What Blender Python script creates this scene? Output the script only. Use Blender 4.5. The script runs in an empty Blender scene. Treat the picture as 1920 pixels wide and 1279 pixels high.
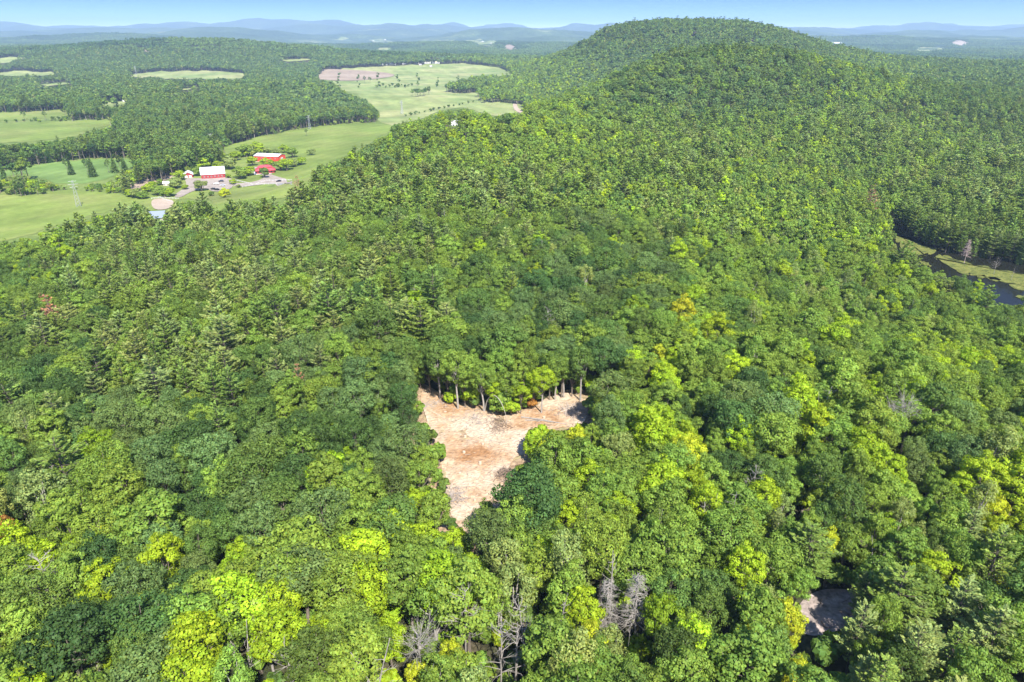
import bpy, math, random
import numpy as np
from mathutils import Vector, Matrix
from mathutils.geometry import delaunay_2d_cdt
R = math.radians
S = bpy.context.scene
COL = S.collection
rng = np.random.default_rng(7)
random.seed(7)

# ------------------------------------------------------------------ camera
FPX = 1280.0                       # focal length in photograph pixels (1920 wide)
PITCH = math.atan((639.5 - 55.0) / FPX)
SP, CP = math.sin(PITCH), math.cos(PITCH)
CZ = 140.0                         # height of the camera above z = 0
cam = bpy.data.cameras.new("camera"); cam.sensor_width = 36; cam.lens = 36 * FPX / 1920
cam.clip_start = 1; cam.clip_end = 80000
co = bpy.data.objects.new("camera", cam); COL.objects.link(co)
co.location = (0, 0, CZ); co.rotation_euler = (math.pi/2 - PITCH, 0, 0)
S.camera = co
S.render.resolution_x = 1024; S.render.resolution_y = 682

# ------------------------------------------------------------------ sky, sun, exposure
SUN_EL = R(50); SUN_AZ = R(158)    # azimuth from +Y towards +X: behind the camera and to its right
w = bpy.data.worlds.new("World"); S.world = w; w.use_nodes = True
nt = w.node_tree; bg = nt.nodes["Background"]
sky = nt.nodes.new("ShaderNodeTexSky"); sky.sky_type = 'NISHITA'; sky.sun_disc = False
sky.sun_elevation = SUN_EL; sky.sun_rotation = SUN_AZ
sky.air_density = 1.0; sky.dust_density = 1.0; sky.ozone_density = 2.5; sky.altitude = 400
tc = nt.nodes.new("ShaderNodeTexCoord"); sx = nt.nodes.new("ShaderNodeSeparateXYZ"); cx = nt.nodes.new("ShaderNodeCombineXYZ")
mx = nt.nodes.new("ShaderNodeMath"); mx.operation = 'MAXIMUM'; mx.inputs[1].default_value = 0.0
pa = nt.nodes.new("ShaderNodeMath"); pa.operation = 'MULTIPLY_ADD'; pa.inputs[1].default_value = 13.0; pa.inputs[2].default_value = 1.0
pb = nt.nodes.new("ShaderNodeMath"); pb.operation = 'MULTIPLY'; pb.inputs[1].default_value = 14.0
pw_ = nt.nodes.new("ShaderNodeMath"); pw_.operation = 'DIVIDE'; nt.links.new(mx.outputs[0], pa.inputs[0]); nt.links.new(mx.outputs[0], pb.inputs[0]); nt.links.new(pa.outputs[0], pw_.inputs[1])
nt.links.new(tc.outputs["Generated"], sx.inputs[0]); nt.links.new(sx.outputs[2], mx.inputs[0]); nt.links.new(pb.outputs[0], pw_.inputs[0])
nt.links.new(sx.outputs[0], cx.inputs[0]); nt.links.new(sx.outputs[1], cx.inputs[1]); nt.links.new(pw_.outputs[0], cx.inputs[2])
nt.links.new(cx.outputs[0], sky.inputs["Vector"])
hs = nt.nodes.new("ShaderNodeHueSaturation"); hs.inputs["Saturation"].default_value = 1.25; hs.inputs["Hue"].default_value = 0.51
nt.links.new(sky.outputs[0], hs.inputs["Color"]); nt.links.new(hs.outputs[0], bg.inputs[0])
bg.inputs[1].default_value = 0.15
sd = bpy.data.lights.new("sun", 'SUN'); sd.energy = 5.0; sd.angle = R(0.53); sd.color = (1.0, 0.955, 0.88)
so = bpy.data.objects.new("sun", sd); COL.objects.link(so)
sv = Vector((math.sin(SUN_AZ)*math.cos(SUN_EL), math.cos(SUN_AZ)*math.cos(SUN_EL), math.sin(SUN_EL)))
so.rotation_euler = sv.to_track_quat('Z', 'Y').to_euler(); so.location = (0, -100, CZ + 200)
S.view_settings.view_transform = 'Standard'; S.view_settings.look = 'None'
S.view_settings.gamma = 1; S.view_settings.use_curve_mapping = False
S.view_settings.exposure = 1.05
S.render.engine = 'CYCLES'
S.cycles.volume_bounces = 0; S.cycles.max_bounces = 6; S.cycles.diffuse_bounces = 3
S.cycles.transmission_bounces = 4; S.cycles.transparent_max_bounces = 8

# ------------------------------------------------------------------ materials
def new_mat(name):
    m = bpy.data.materials.new(name); m.use_nodes = True
    return m, m.node_tree, m.node_tree.nodes["Principled BSDF"]
def N(nt, t, **kw):
    n = nt.nodes.new(t)
    for k, v in kw.items(): setattr(n, k, v)
    return n
def plain(name, col, rough=0.7, metal=0.0, var=0.12, scale=3.0, bump=0.0):
    m, nt, b = new_mat(name)
    no = N(nt, "ShaderNodeTexNoise"); no.inputs["Scale"].default_value = scale; no.inputs["Detail"].default_value = 5
    tc = N(nt, "ShaderNodeTexCoord"); nt.links.new(tc.outputs["Object"], no.inputs["Vector"])
    r = N(nt, "ShaderNodeValToRGB"); c = np.array(col)
    r.color_ramp.elements[0].position = 0.3; r.color_ramp.elements[1].position = 0.7
    r.color_ramp.elements[0].color = (*np.clip(c*(1-var), 0, 1), 1); r.color_ramp.elements[1].color = (*np.clip(c*(1+var), 0, 1), 1)
    nt.links.new(no.outputs[0], r.inputs[0]); nt.links.new(r.outputs[0], b.inputs["Base Color"])
    b.inputs["Roughness"].default_value = rough; b.inputs["Metallic"].default_value = metal
    if bump:
        bp = N(nt, "ShaderNodeBump"); bp.inputs["Distance"].default_value = bump
        nt.links.new(no.outputs[0], bp.inputs["Height"]); nt.links.new(bp.outputs[0], b.inputs["Normal"])
    return m
def patchy(name, cols, scale, detail=6, rough=0.95, mid=None, bump=0.0, bscale=None, contrast=(0.3, 0.7), fine=None, wave=None):
    """world-space noise through a ramp of colours, optional second fine noise multiply"""
    m, nt, b = new_mat(name)
    g = N(nt, "ShaderNodeNewGeometry")
    no = N(nt, "ShaderNodeTexNoise"); no.inputs["Scale"].default_value = scale; no.inputs["Detail"].default_value = detail
    no.inputs["Roughness"].default_value = 0.62
    nt.links.new(g.outputs["Position"], no.inputs["Vector"])
    r = N(nt, "ShaderNodeValToRGB"); els = r.color_ramp.elements
    ps = np.linspace(contrast[0], contrast[1], len(cols))
    els[0].position = ps[0]; els[0].color = (*cols[0], 1); els[1].position = ps[-1]; els[1].color = (*cols[-1], 1)
    for p, c in zip(ps[1:-1], cols[1:-1]):
        e = els.new(p); e.color = (*c, 1)
    nt.links.new(no.outputs[0], r.inputs[0]); out = r.outputs[0]
    if fine:
        n2 = N(nt, "ShaderNodeTexNoise"); n2.inputs["Scale"].default_value = fine[0]; n2.inputs["Detail"].default_value = 4
        nt.links.new(g.outputs["Position"], n2.inputs["Vector"])
        mr = N(nt, "ShaderNodeMapRange"); mr.inputs[1].default_value = 0.3; mr.inputs[2].default_value = 0.7
        mr.inputs[3].default_value = 1 - fine[1]; mr.inputs[4].default_value = 1 + fine[1]
        nt.links.new(n2.outputs[0], mr.inputs[0])
        mx = N(nt, "ShaderNodeVectorMath", operation='SCALE'); nt.links.new(out, mx.inputs[0]); nt.links.new(mr.outputs[0], mx.inputs[3])
        out = mx.outputs[0]
    nt.links.new(out, b.inputs["Base Color"]); b.inputs["Roughness"].default_value = rough
    b.inputs["Specular IOR Level"].default_value = 0.15
    if bump:
        nb = N(nt, "ShaderNodeTexNoise"); nb.inputs["Scale"].default_value = bscale; nb.inputs["Detail"].default_value = 5
        nt.links.new(g.outputs["Position"], nb.inputs["Vector"])
        bp = N(nt, "ShaderNodeBump"); bp.inputs["Distance"].default_value = bump
        nt.links.new(nb.outputs[0], bp.inputs["Height"]); nt.links.new(bp.outputs[0], b.inputs["Normal"])
    return m
def leaf_mat(name, transl=0.35, gloss=0.06):
    m = bpy.data.materials.new(name); m.use_nodes = True; nt = m.node_tree; nt.nodes.clear()
    at = N(nt, "ShaderNodeAttribute", attribute_type='INSTANCER', attribute_name='tint')
    va = N(nt, "ShaderNodeAttribute", attribute_type='GEOMETRY', attribute_name='var')
    sc = N(nt, "ShaderNodeVectorMath", operation='MULTIPLY')
    nt.links.new(at.outputs["Vector"], sc.inputs[0]); nt.links.new(va.outputs["Vector"], sc.inputs[1])
    d = N(nt, "ShaderNodeBsdfDiffuse"); t = N(nt, "ShaderNodeBsdfTranslucent"); gl = N(nt, "ShaderNodeBsdfGlossy")
    gl.inputs["Roughness"].default_value = 0.6; gl.inputs["Color"].default_value = (0.9, 0.95, 0.85, 1)
    wm = N(nt, "ShaderNodeVectorMath", operation='MULTIPLY'); wm.inputs[1].default_value = (1.25, 1.1, 0.4)
    nt.links.new(sc.outputs[0], wm.inputs[0])
    nt.links.new(sc.outputs[0], d.inputs[0]); nt.links.new(wm.outputs[0], t.inputs[0])
    m1 = N(nt, "ShaderNodeMixShader"); m1.inputs[0].default_value = transl
    nt.links.new(d.outputs[0], m1.inputs[1]); nt.links.new(t.outputs[0], m1.inputs[2])
    m2 = N(nt, "ShaderNodeMixShader"); m2.inputs[0].default_value = gloss
    nt.links.new(m1.outputs[0], m2.inputs[1]); nt.links.new(gl.outputs[0], m2.inputs[2])
    o = N(nt, "ShaderNodeOutputMaterial"); nt.links.new(m2.outputs[0], o.inputs[0])
    return m
LEAF = leaf_mat("foliage", .38, .012); NEEDLE = leaf_mat("needles", 0.25, 0.012)
BARK = plain("bark_grey_brown", (0.17, 0.14, 0.11), 0.9, var=0.3, scale=2, bump=0.03)
BARKD = plain("bark_dark", (0.10, 0.08, 0.065), 0.9, var=0.3, scale=2, bump=0.03)
BARKL = plain("bark_pale", (0.33, 0.30, 0.265), 0.85, var=0.25, scale=2, bump=0.02)
DEADW = plain("weathered_dead_wood", (0.27, 0.245, 0.215), 0.9, var=0.25, scale=1.5, bump=0.02)
RUST = plain("rust_brown_needles", (0.27, 0.14, 0.07), 0.9, var=0.3, scale=1.0)
FLOOR = patchy("forest_floor", [(0.03, 0.038, 0.015), (0.06, 0.062, 0.03), (0.09, 0.075, 0.045)], 0.12, fine=(0.9, 0.35), bump=0.3, bscale=0.6)
DIRT = patchy("bare_dirt_and_wood_chips", [(0.31, 0.165, 0.075), (0.42, 0.27, 0.155), (0.48, 0.355, 0.235), (0.52, 0.41, 0.295)], 0.085, fine=(0.9, 0.22), bump=0.55, bscale=1.6, contrast=(0.34, 0.58))
DUFF = patchy("leaf_litter_edge", [(0.20, 0.13, 0.075), (0.34, 0.24, 0.15), (0.27, 0.25, 0.12)], 0.3, fine=(1.2, 0.4), bump=0.3, bscale=1.0)
WATER, ntw, bw = new_mat("dark_pond_water")
bw.inputs["Base Color"].default_value = (0.012, 0.012, 0.008, 1); bw.inputs["Roughness"].default_value = 0.09; bw.inputs["Specular IOR Level"].default_value = 0.09
nn = N(ntw, "ShaderNodeTexNoise"); nn.inputs["Scale"].default_value = 1.2
bb = N(ntw, "ShaderNodeBump"); bb.inputs["Distance"].default_value = 0.02; bb.inputs["Strength"].default_value = 0.3
ntw.links.new(nn.outputs[0], bb.inputs["Height"]); ntw.links.new(bb.outputs[0], bw.inputs["Normal"])

# ------------------------------------------------------------------ object helpers
def tag(o, label=None, cat=None, group=None, kind=None):
    if label: o['label'] = label
    if cat: o['category'] = cat
    if group: o['group'] = group
    if kind: o['kind'] = kind
    return o
def mesh_data(name, V, F, mats, mi=None, smooth=False, var=None):
    """V (n,3); F list of faces or (m,k) array"""
    me = bpy.data.meshes.new(name); V = np.asarray(V, dtype=np.float32)
    if isinstance(F, np.ndarray):
        m, k = F.shape
        me.vertices.add(len(V)); me.vertices.foreach_set("co", V.ravel())
        me.loops.add(m*k); me.loops.foreach_set("vertex_index", F.astype(np.int32).ravel())
        me.polygons.add(m); me.polygons.foreach_set("loop_start", np.arange(m, dtype=np.int32)*k)
        me.update(calc_edges=True)
    else:
        me.from_pydata(V.tolist(), [], F); me.update()
    for x in (mats if isinstance(mats, (list, tuple)) else [mats]): me.materials.append(x)
    if mi is not None: me.polygons.foreach_set("material_index", np.asarray(mi, dtype=np.int32))
    if smooth: me.polygons.foreach_set("use_smooth", np.ones(len(me.polygons), dtype=bool))
    if var is not None:
        a = me.attributes.new("var", 'FLOAT_VECTOR', 'FACE'); a.data.foreach_set("vector", np.asarray(var, dtype=np.float32).ravel())
    return me
def obj(name, me, parent=None, loc=None, rz=0):
    o = bpy.data.objects.new(name, me); COL.objects.link(o)
    if parent is not None: o.parent = parent
    if loc is not None: o.location = loc
    o.rotation_euler[2] = rz
    return o
def empty(name, loc=(0, 0, 0), rz=0):
    o = bpy.data.objects.new(name, None); COL.objects.link(o); o.location = loc; o.rotation_euler[2] = rz
    o.empty_display_size = 0.5
    return o
class MB:
    """collects polygons of mixed size"""
    def __init__(s): s.V = []; s.F = []
    def add(s, V, F):
        b = len(s.V); s.V += [tuple(v) for v in V]; s.F += [tuple(i + b for i in f) for f in F]; return s
    def box(s, x0, x1, y0, y1, z0, z1):
        return s.add([(x0,y0,z0),(x1,y0,z0),(x1,y1,z0),(x0,y1,z0),(x0,y0,z1),(x1,y0,z1),(x1,y1,z1),(x0,y1,z1)],
                     [(0,3,2,1),(4,5,6,7),(0,1,5,4),(1,2,6,5),(2,3,7,6),(3,0,4,7)])
    def tube(s, pts, rad, n=6):
        V, F = tube(pts, rad, n); return s.add(V, F)
    def me(s, name, mats, **k): return mesh_data(name, s.V, s.F, mats, **k)
def tube(pts, rad, n=6):
    pts = np.asarray(pts, float); V = []; F = []; m = len(pts)
    for i, p in enumerate(pts):
        d = pts[min(i+1, m-1)] - pts[max(i-1, 0)]; d /= np.linalg.norm(d) + 1e-9
        a = np.cross(d, (0.31, 0.95, 0.07)); a /= np.linalg.norm(a) + 1e-9; b = np.cross(d, a)
        for k in range(n):
            t = 2*math.pi*k/n; V.append(tuple(p + rad[i]*(math.cos(t)*a + math.sin(t)*b)))
    for i in range(m-1):
        for k in range(n):
            k2 = (k+1) % n; F.append((i*n+k, i*n+k2, (i+1)*n+k2, (i+1)*n+k))
    F.append(tuple(range((m-1)*n, m*n))); F.append(tuple(range(n))[::-1])
    return V, F

# ------------------------------------------------------------------ terrain
def ray(px, py):
    px = np.asarray(px, float); py = np.asarray(py, float)
    u = (px - 960)/FPX; v = (639.5 - py)/FPX
    return u, CP + SP*v, -SP + CP*v            # x, y, z per unit of depth
def project(x, y, z):
    zz = z - CZ; d = np.maximum(CP*y - SP*zz, 1e-3); u = SP*y + CP*zz
    return 960 + FPX*x/d, 639.5 - FPX*u/d, d
TH = 15.0
ctrl = []
def cz(px, py, z, canopy=True):                # a point whose canopy (or bare ground) has height z relative to the camera
    a, b, c = ray(px, py); k = z/c; ctrl.append((a*k, b*k, z - (TH if canopy else 0)))
def cy(px, py, y, canopy=True):                # a point seen at this pixel at distance y
    a, b, c = ray(px, py); k = y/b; ctrl.append((a*k, y, c*k - (TH if canopy else 0)))
for p in [(0,-150,-88),(-200,-100,-88),(200,-100,-92),(0,0,-88),(-120,30,-89),(120,30,-92),(0,60,-89),(-90,90,-90),(90,90,-92),
          (0,110,-90),(0,160,-90.5),(-100,170,-92),(110,170,-95),(220,170,-101),(-220,170,-95),(-300,60,-95),(300,60,-100)]: ctrl.append(p)
for p in [(200,700,-78),(960,560,-77),(960,450,-77),(700,450,-79),(960,350,-77),(700,350,-80),(850,262,-77),(780,234,-78),(940,215,-74),
          (300,600,-80),(40,600,-86),(-40,455,-102),(60,440,-97),(150,405,-94),(300,400,-93),(420,385,-91),(540,362,-88),(620,292,-84),(680,262,-82),
          (1300,450,-84),(1500,450,-91),(1650,420,-95),(1600,300,-97),(1850,300,-99),(1850,230,-97),(1850,165,-88),(1850,122,-80),(1700,117,-76),(2050,125,-82),
          (1500,255,-87),(1400,330,-87),(1250,290,-83),(1100,232,-78),(1700,230,-96),(1700,160,-86),(1020,208,-74)]: cz(*p)
for p in [(1850,520,-113),(1730,480,-113),(1910,585,-113),(2000,560,-113),(1800,500,-113)]: cz(*p, canopy=False)
cy(851,237,630,False); cy(822,239,625,False); cy(850,210,665); cy(880,212,660); cy(930,219,660); cz(1800,640,-98); cz(1600,560,-92)
for p in [(1060,192,760),(1130,160,830),(1180,132,880),(1250,103,930),(1310,94,950),(1400,91,960),(1500,98,960),(1600,128,960),(1300,180,790),(1400,180,790),
          (1500,180,810),(1250,232,690),(1350,232,690),(1480,225,710),
          (1150,122,1600),(1250,78,1720),(1400,66,1760),(1500,80,1760),(1100,152,1480),(1048,182,1370),(1600,104,1700),
          (1040,121,1900),(1080,96,1900),(1130,61,1900),(1165,49,1900),(1250,42,1900),(1330,40,1900),(1400,43,1900),(1480,60,1900),(1560,86,1900),(1650,105,1900),
          (600,170,1400),(520,185,1350),(680,190,1350)]: cy(*p)
for p in [(380,1230,-85),(250,1180,-105),(130,1150,-125),(560,1250,-85),(120,2500,-130),(300,2350,-75),(600,2350,-70),(400,2750,-128),(900,2700,-120),(1500,2300,-110),(1500,1500,-105),
          (0,1900,-129),(30,1500,-129),(1000,1200,-105),(1400,900,-112),(900,500,-115),(-60,960,-127),(30,920,-127),(-20,1150,-129),(80,1020,-120),
          (-900,300,-125),(-700,0,-122),(-1800,1500,-128),(-2200,2600,-130),(-600,3000,-131),(0,3000,-131),(1500,3000,-130),(-1400,900,-127)]: ctrl.append(p)
for p in [(-80,395,-123),(0,390,-123),(150,372,-123.5),(402,332,-124),(505,300,-125),(330,350,-124),(450,355,-124),(520,350,-124),(600,250,-127),(700,232,-127.5),(800,185,-129),(920,200,-128),
          (200,310,-125),(100,235,-127),(100,182,-128),(400,205,-127),(300,150,-129),(850,132,-130),(650,142,-130),(560,275,-126),(300,382,-123),(0,320,-125)]: cz(*p, canopy=False)
C = np.array(ctrl); SC = 1000.0
def tps(d): return np.where(d > 1e-9, d*d*np.log(np.maximum(d, 1e-9)), 0.0)
def warp(x, y): return np.stack([x, y], -1)/SC
P_ = warp(C[:, 0], C[:, 1]); n = len(C)
K = tps(np.linalg.norm(P_[:, None]-P_[None], axis=-1)) + np.eye(n)*2e-5
Q = np.concatenate([np.ones((n, 1)), P_], 1)
A = np.block([[K, Q], [Q.T, np.zeros((3, 3))]]); SOL = np.linalg.solve(A, np.concatenate([C[:, 2], np.zeros(3)]))
def vnoise(x, y, seed=0):
    xi = np.floor(x).astype(np.int64); yi = np.floor(y).astype(np.int64); fx = x-xi; fy = y-yi
    fx = fx*fx*(3-2*fx); fy = fy*fy*(3-2*fy)
    def h(a, b):
        q = (a*374761393 + b*668265263 + seed*1442695041) & 0x7fffffff
        q = ((q ^ (q >> 13))*1274126177) & 0x7fffffff; q = q ^ (q >> 16)
        return (q % 100003)/100003.0
    return (h(xi, yi)*(1-fx)+h(xi+1, yi)*fx)*(1-fy) + (h(xi, yi+1)*(1-fx)+h(xi+1, yi+1)*fx)*fy
def fbm(x, y, seed=0, o=4):
    s = 0; a = 0.5
    for i in range(o): s = s + a*vnoise(x*2**i+i*17.3, y*2**i+i*9.1, seed+i); a *= 0.5
    return s/(1-0.5**o)
def sstep(a, b, t): t = np.clip((t-a)/(b-a), 0, 1); return t*t*(3-2*t)
def H(x, y):
    """ground height in world z"""
    x = np.asarray(x, float); y = np.asarray(y, float); shp = x.shape
    x = x.ravel(); y = y.ravel(); out = np.empty(len(x))
    for i in range(0, len(x), 40000):
        xs, ys = x[i:i+40000], y[i:i+40000]
        p = warp(np.clip(xs, -3500, 3500), np.clip(ys, -250, 3300))
        d = np.linalg.norm(p[:, None]-P_[None], axis=-1)
        near = tps(d) @ SOL[:n] + SOL[n] + p @ SOL[n+1:]
        near = np.clip(near, -133, 60)
        r = np.hypot(xs, ys)
        near = near + (fbm(xs/60, ys/60, 3, 3)-0.5)*5*sstep(90, 300, r)*sstep(-122, -112, near)
        az = xs/np.maximum(ys, 1)
        amp = 58 + 75*sstep(5000, 10000, ys) + 75*sstep(11000, 16500, ys)
        ridg = fbm(xs/1700+3.1, ys/1150, 11, 4)
        far = -138 + amp*np.clip((ridg-0.33)*2.3, 0, 2)**1.15 + 72*sstep(9000, 17000, ys)
        far = far + 58*np.exp(-((xs+1230)/560)**2 - ((ys-2950)/330)**2) + 38*np.exp(-((xs+2300)/700)**2-((ys-3900)/500)**2)
        far = far + 45*np.exp(-((xs+300)/900)**2-((ys-5600)/500)**2)
        fw = sstep(2300, 3100, ys + 0.15*np.abs(xs))
        damp = 1 - 0.75*np.exp(-((xs+450)/800)**2 - ((ys-6400)/900)**2)
        far = -134 + (far+134)*damp
        out[i:i+40000] = near*(1-fw) + far*fw
    return (out + CZ).reshape(shp)
YS = np.concatenate([np.arange(10, 400, 2.0), 400*1.006**np.arange(0, 700)]); YS = YS[YS < 19400]
def hit(px, py, off=0.0):
    """first point where the ray through a photograph pixel meets the ground + off"""
    a, b, c = (float(t) for t in ray(px, py)); k = YS/b
    f = c*k + CZ - (H(a*k, YS) + off); idx = np.where(f < 0)[0]
    if len(idx) == 0: return None
    i = max(idx[0], 1); t = f[i-1]/(f[i-1]-f[i]+1e-9); kk = k[i-1] + t*(k[i]-k[i-1])
    return np.array([a*kk, b*kk, c*kk + CZ])

gy = np.concatenate([np.arange(-240, 1300, 8.0), 1300*1.0085**np.arange(1, 345)]); gy = gy[gy < 19600]
gx = np.concatenate([np.arange(0, 900, 10.0), 900*1.021**np.arange(1, 160)]); gx = gx[gx < 16500]; gx = np.concatenate([-gx[:0:-1], gx])
GX, GY = np.meshgrid(gx, gy); GZ = H(GX, GY)
GZ = GZ + sstep(4200, 6000, GY)*(fbm(GX/90, GY/90, 21, 2)-0.5)*14
nx, ny = len(gx), len(gy)
ii = (np.arange(ny-1)[:, None]*nx + np.arange(nx-1)[None]).ravel()
GF = np.stack([ii, ii+1, ii+1+nx, ii+nx], 1)
fc_y = GY[:-1, :-1].ravel()
FARM = patchy("distant_wooded_land", [(0.025, 0.05, 0.018), (0.035, 0.065, 0.022), (0.05, 0.085, 0.026), (0.08, 0.12, 0.04), (0.24, 0.26, 0.11)], 0.0016, detail=10, contrast=(0.28, 0.70), fine=(0.03, 0.4), bump=14, bscale=0.02)
ground = obj("ground", mesh_data("ground", np.stack([GX.ravel(), GY.ravel(), GZ.ravel()], 1), GF, [FLOOR, FARM], mi=(fc_y > 4300).astype(int), smooth=True))
tag(ground, kind='structure')

# ------------------------------------------------------------------ open ground traced on the terrain
def pip(x, y, poly):
    x = np.asarray(x, float); y = np.asarray(y, float); ins = np.zeros(x.shape, bool); m = len(poly)
    for i in range(m):
        x1, y1 = poly[i]; x2, y2 = poly[(i+1) % m]
        c = (y1 > y) != (y2 > y)
        with np.errstate(divide='ignore', invalid='ignore'): xc = (x2-x1)*(y-y1)/((y2-y1) or 1e-9) + x1
        ins ^= c & (x < xc)
    return ins
def drape(name, wpoly, mat, lift, step):
    """sheet over the terrain filling a world-space polygon"""
    pts = []
    m = len(wpoly)
    for i in range(m):
        a = np.array(wpoly[i]); b = np.array(wpoly[(i+1) % m]); k = max(1, int(np.linalg.norm(b-a)/step))
        for j in range(k): pts.append(a + (b-a)*j/k)
    nb = len(pts); P = np.array(pts)
    x0, y0 = P.min(0); x1, y1 = P.max(0)
    gx_, gy_ = np.meshgrid(np.arange(x0, x1, step), np.arange(y0, y1, step))
    q = np.stack([gx_.ravel()+np.random.default_rng(1).uniform(-.2, .2, gx_.size)*step, gy_.ravel()], 1); q = q[pip(q[:, 0], q[:, 1], P)]
    allp = [Vector((float(a), float(b))) for a, b in np.concatenate([P, q])]
    v, e, f, _, _, _ = delaunay_2d_cdt(allp, [(i, (i+1) % nb) for i in range(nb)], [list(range(nb))], 1, 1e-4)
    v = np.array([(a.x, a.y) for a in v]); z = H(v[:, 0], v[:, 1]) + lift
    return obj(name, mesh_data(name, np.column_stack([v, z]), [tuple(t) for t in f], mat, smooth=True))
def mown(m, ang, width, amt):
    nt = m.node_tree; b = nt.nodes["Principled BSDF"]; src = b.inputs["Base Color"].links[0].from_socket
    g = N(nt, "ShaderNodeNewGeometry"); mp = N(nt, "ShaderNodeMapping"); mp.inputs["Rotation"].default_value[2] = ang; nt.links.new(g.outputs["Position"], mp.inputs["Vector"])
    wv = N(nt, "ShaderNodeTexWave"); wv.inputs["Scale"].default_value = 1/width; wv.inputs["Distortion"].default_value = 3.0; wv.inputs["Detail"].default_value = 3; wv.inputs["Detail Scale"].default_value = .3
    nt.links.new(mp.outputs[0], wv.inputs["Vector"]); mr = N(nt, "ShaderNodeMapRange"); mr.inputs[3].default_value = 1-amt; mr.inputs[4].default_value = 1+amt; nt.links.new(wv.outputs["Fac"], mr.inputs[0])
    n2 = N(nt, "ShaderNodeTexNoise"); n2.inputs["Scale"].default_value = .02; n2.inputs["Detail"].default_value = 5; nt.links.new(g.outputs["Position"], n2.inputs["Vector"])
    m2 = N(nt, "ShaderNodeMapRange"); m2.inputs[1].default_value = .35; m2.inputs[2].default_value = .65; m2.inputs[3].default_value = .82; m2.inputs[4].default_value = 1.15; nt.links.new(n2.outputs[0], m2.inputs[0])
    ml = N(nt, "ShaderNodeMath", operation='MULTIPLY'); nt.links.new(mr.outputs[0], ml.inputs[0]); nt.links.new(m2.outputs[0], ml.inputs[1])
    sc = N(nt, "ShaderNodeVectorMath", operation='SCALE'); nt.links.new(src, sc.inputs[0]); nt.links.new(ml.outputs[0], sc.inputs[3]); nt.links.new(sc.outputs[0], b.inputs["Base Color"])
def smooth_poly(p, k=3, amp=0.06):
    """round a traced outline and roughen it a little"""
    p = np.array(p, float); r = random.Random(int(p.sum()))
    for _ in range(k):
        a = np.roll(p, -1, 0); p = np.stack([0.75*p+0.25*a, 0.25*p+0.75*a], 1).reshape(-1, 2)
    return p
G1 = patchy("hay_meadow", [(0.125, 0.185, 0.032), (0.17, 0.222, 0.045), (0.235, 0.252, 0.075)], 0.012, fine=(0.25, 0.12), bump=0.1, bscale=1)
G2 = patchy("pale_meadow", [(0.16, 0.225, 0.065), (0.24, 0.28, 0.095), (0.33, 0.325, 0.14)], 0.008, fine=(0.12, 0.14))
G3 = patchy("green_crop_field", [(0.11, 0.19, 0.04), (0.135, 0.215, 0.05), (0.165, 0.235, 0.065)], 0.01, fine=(0.2, 0.1))
mown(G1, .5, 60, .05); mown(G2, -.3, 110, .05); mown(G3, .2, 50, .05)
BRN = patchy("ploughed_soil", [(0.24, 0.18, 0.13), (0.31, 0.24, 0.17), (0.36, 0.29, 0.22)], 0.01, fine=(0.1, 0.15))
SAND = patchy("pale_sand", [(0.36, 0.28, 0.20), (0.46, 0.37, 0.28)], 0.1, fine=(0.5, 0.1))
GRAV = patchy("pale_gravel", [(0.25, 0.21, 0.17), (0.36, 0.31, 0.26)], 0.1, fine=(0.5, 0.12))
ROCK = patchy("pink_grey_rock", [(0.20, 0.17, 0.15), (0.33, 0.27, 0.24), (0.42, 0.35, 0.31)], 0.4, fine=(1.5, 0.3), bump=0.4, bscale=0.9)
#   name, label, material, pixel outline, lift, step
OPEN = [
 ("meadow", "broad yellow-green meadow at the left edge of the valley, nearest of the fields", G1, [(-120,372),(0,366),(55,370),(112,356),(215,364),(262,370),(282,366),(276,376),(255,384),(225,390),(180,402),(140,412),(80,434),(0,456),(-120,480)], .3, 9),
 ("meadow", "long green field behind the first row of pines on the left", G3, [(-120,340),(0,323),(90,306),(170,299),(250,298),(254,310),(210,328),(185,342),(110,346),(72,336),(45,323),(0,334),(-120,350)], .3, 10),
 ("meadow", "pale meadow with a faint path, left of the valley woods", G1, [(-120,236),(80,229),(215,223),(206,233),(170,243),(150,256),(75,265),(0,268),(-120,276)], .4, 14),
 ("meadow", "strip of pale meadow behind the thin hedge on the left", G1, [(-120,216),(30,211),(125,206),(126,214),(90,222),(0,228),(-120,230)], .4, 18),
 ("meadow", "small bright clearing beside the blue roofed house", G2, [(178,199),(190,193),(243,190),(246,194),(200,200)], .5, 14),
 ("meadow", "pale field in front of the long dark hill", G2, [(215,142),(300,136),(400,132),(440,136),(462,142),(430,150),(330,148)], .8, 30),
 ("meadow", "thin pale field at the far left below the hills", G2, [(-60,142),(14,136),(45,131),(70,136),(130,138),(60,143)], .8, 30),
 ("meadow", "far pale field at the left edge of the picture", G2, [(-60,118),(18,108),(90,105),(40,111),(10,119)], 1, 40),
 ("meadow", "sloping yellow-green hayfield between the farm and the wooded hill", G1, [(400,286),(440,270),(482,258),(590,238),(690,228),(738,233),(745,241),(700,263),(655,286),(628,302),(600,310),(545,290),(490,280),(440,284)], .3, 12),
 ("meadow", "grassy farmyard and lawns around the red barns", G1, [(255,352),(330,332),(420,308),(470,292),(540,292),(600,305),(590,342),(548,366),(520,374),(470,374),(432,380),(412,398),(401,398),(396,374),(345,374),(331,376),(325,388),(308,402),(284,402),(276,388),(240,372)], .3, 8),
 ("meadow", "wide pale grassland in the middle of the valley", G2, [(585,137),(640,128),(700,126),(800,120),(870,120),(940,127),(965,140),(975,165),(992,190),(974,217),(905,214),(880,203),(850,203),(820,211),(795,223),(760,231),(738,238),(704,228),(716,213),(700,200),(682,182),(650,172),(615,165)], .5, 24),
]
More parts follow.
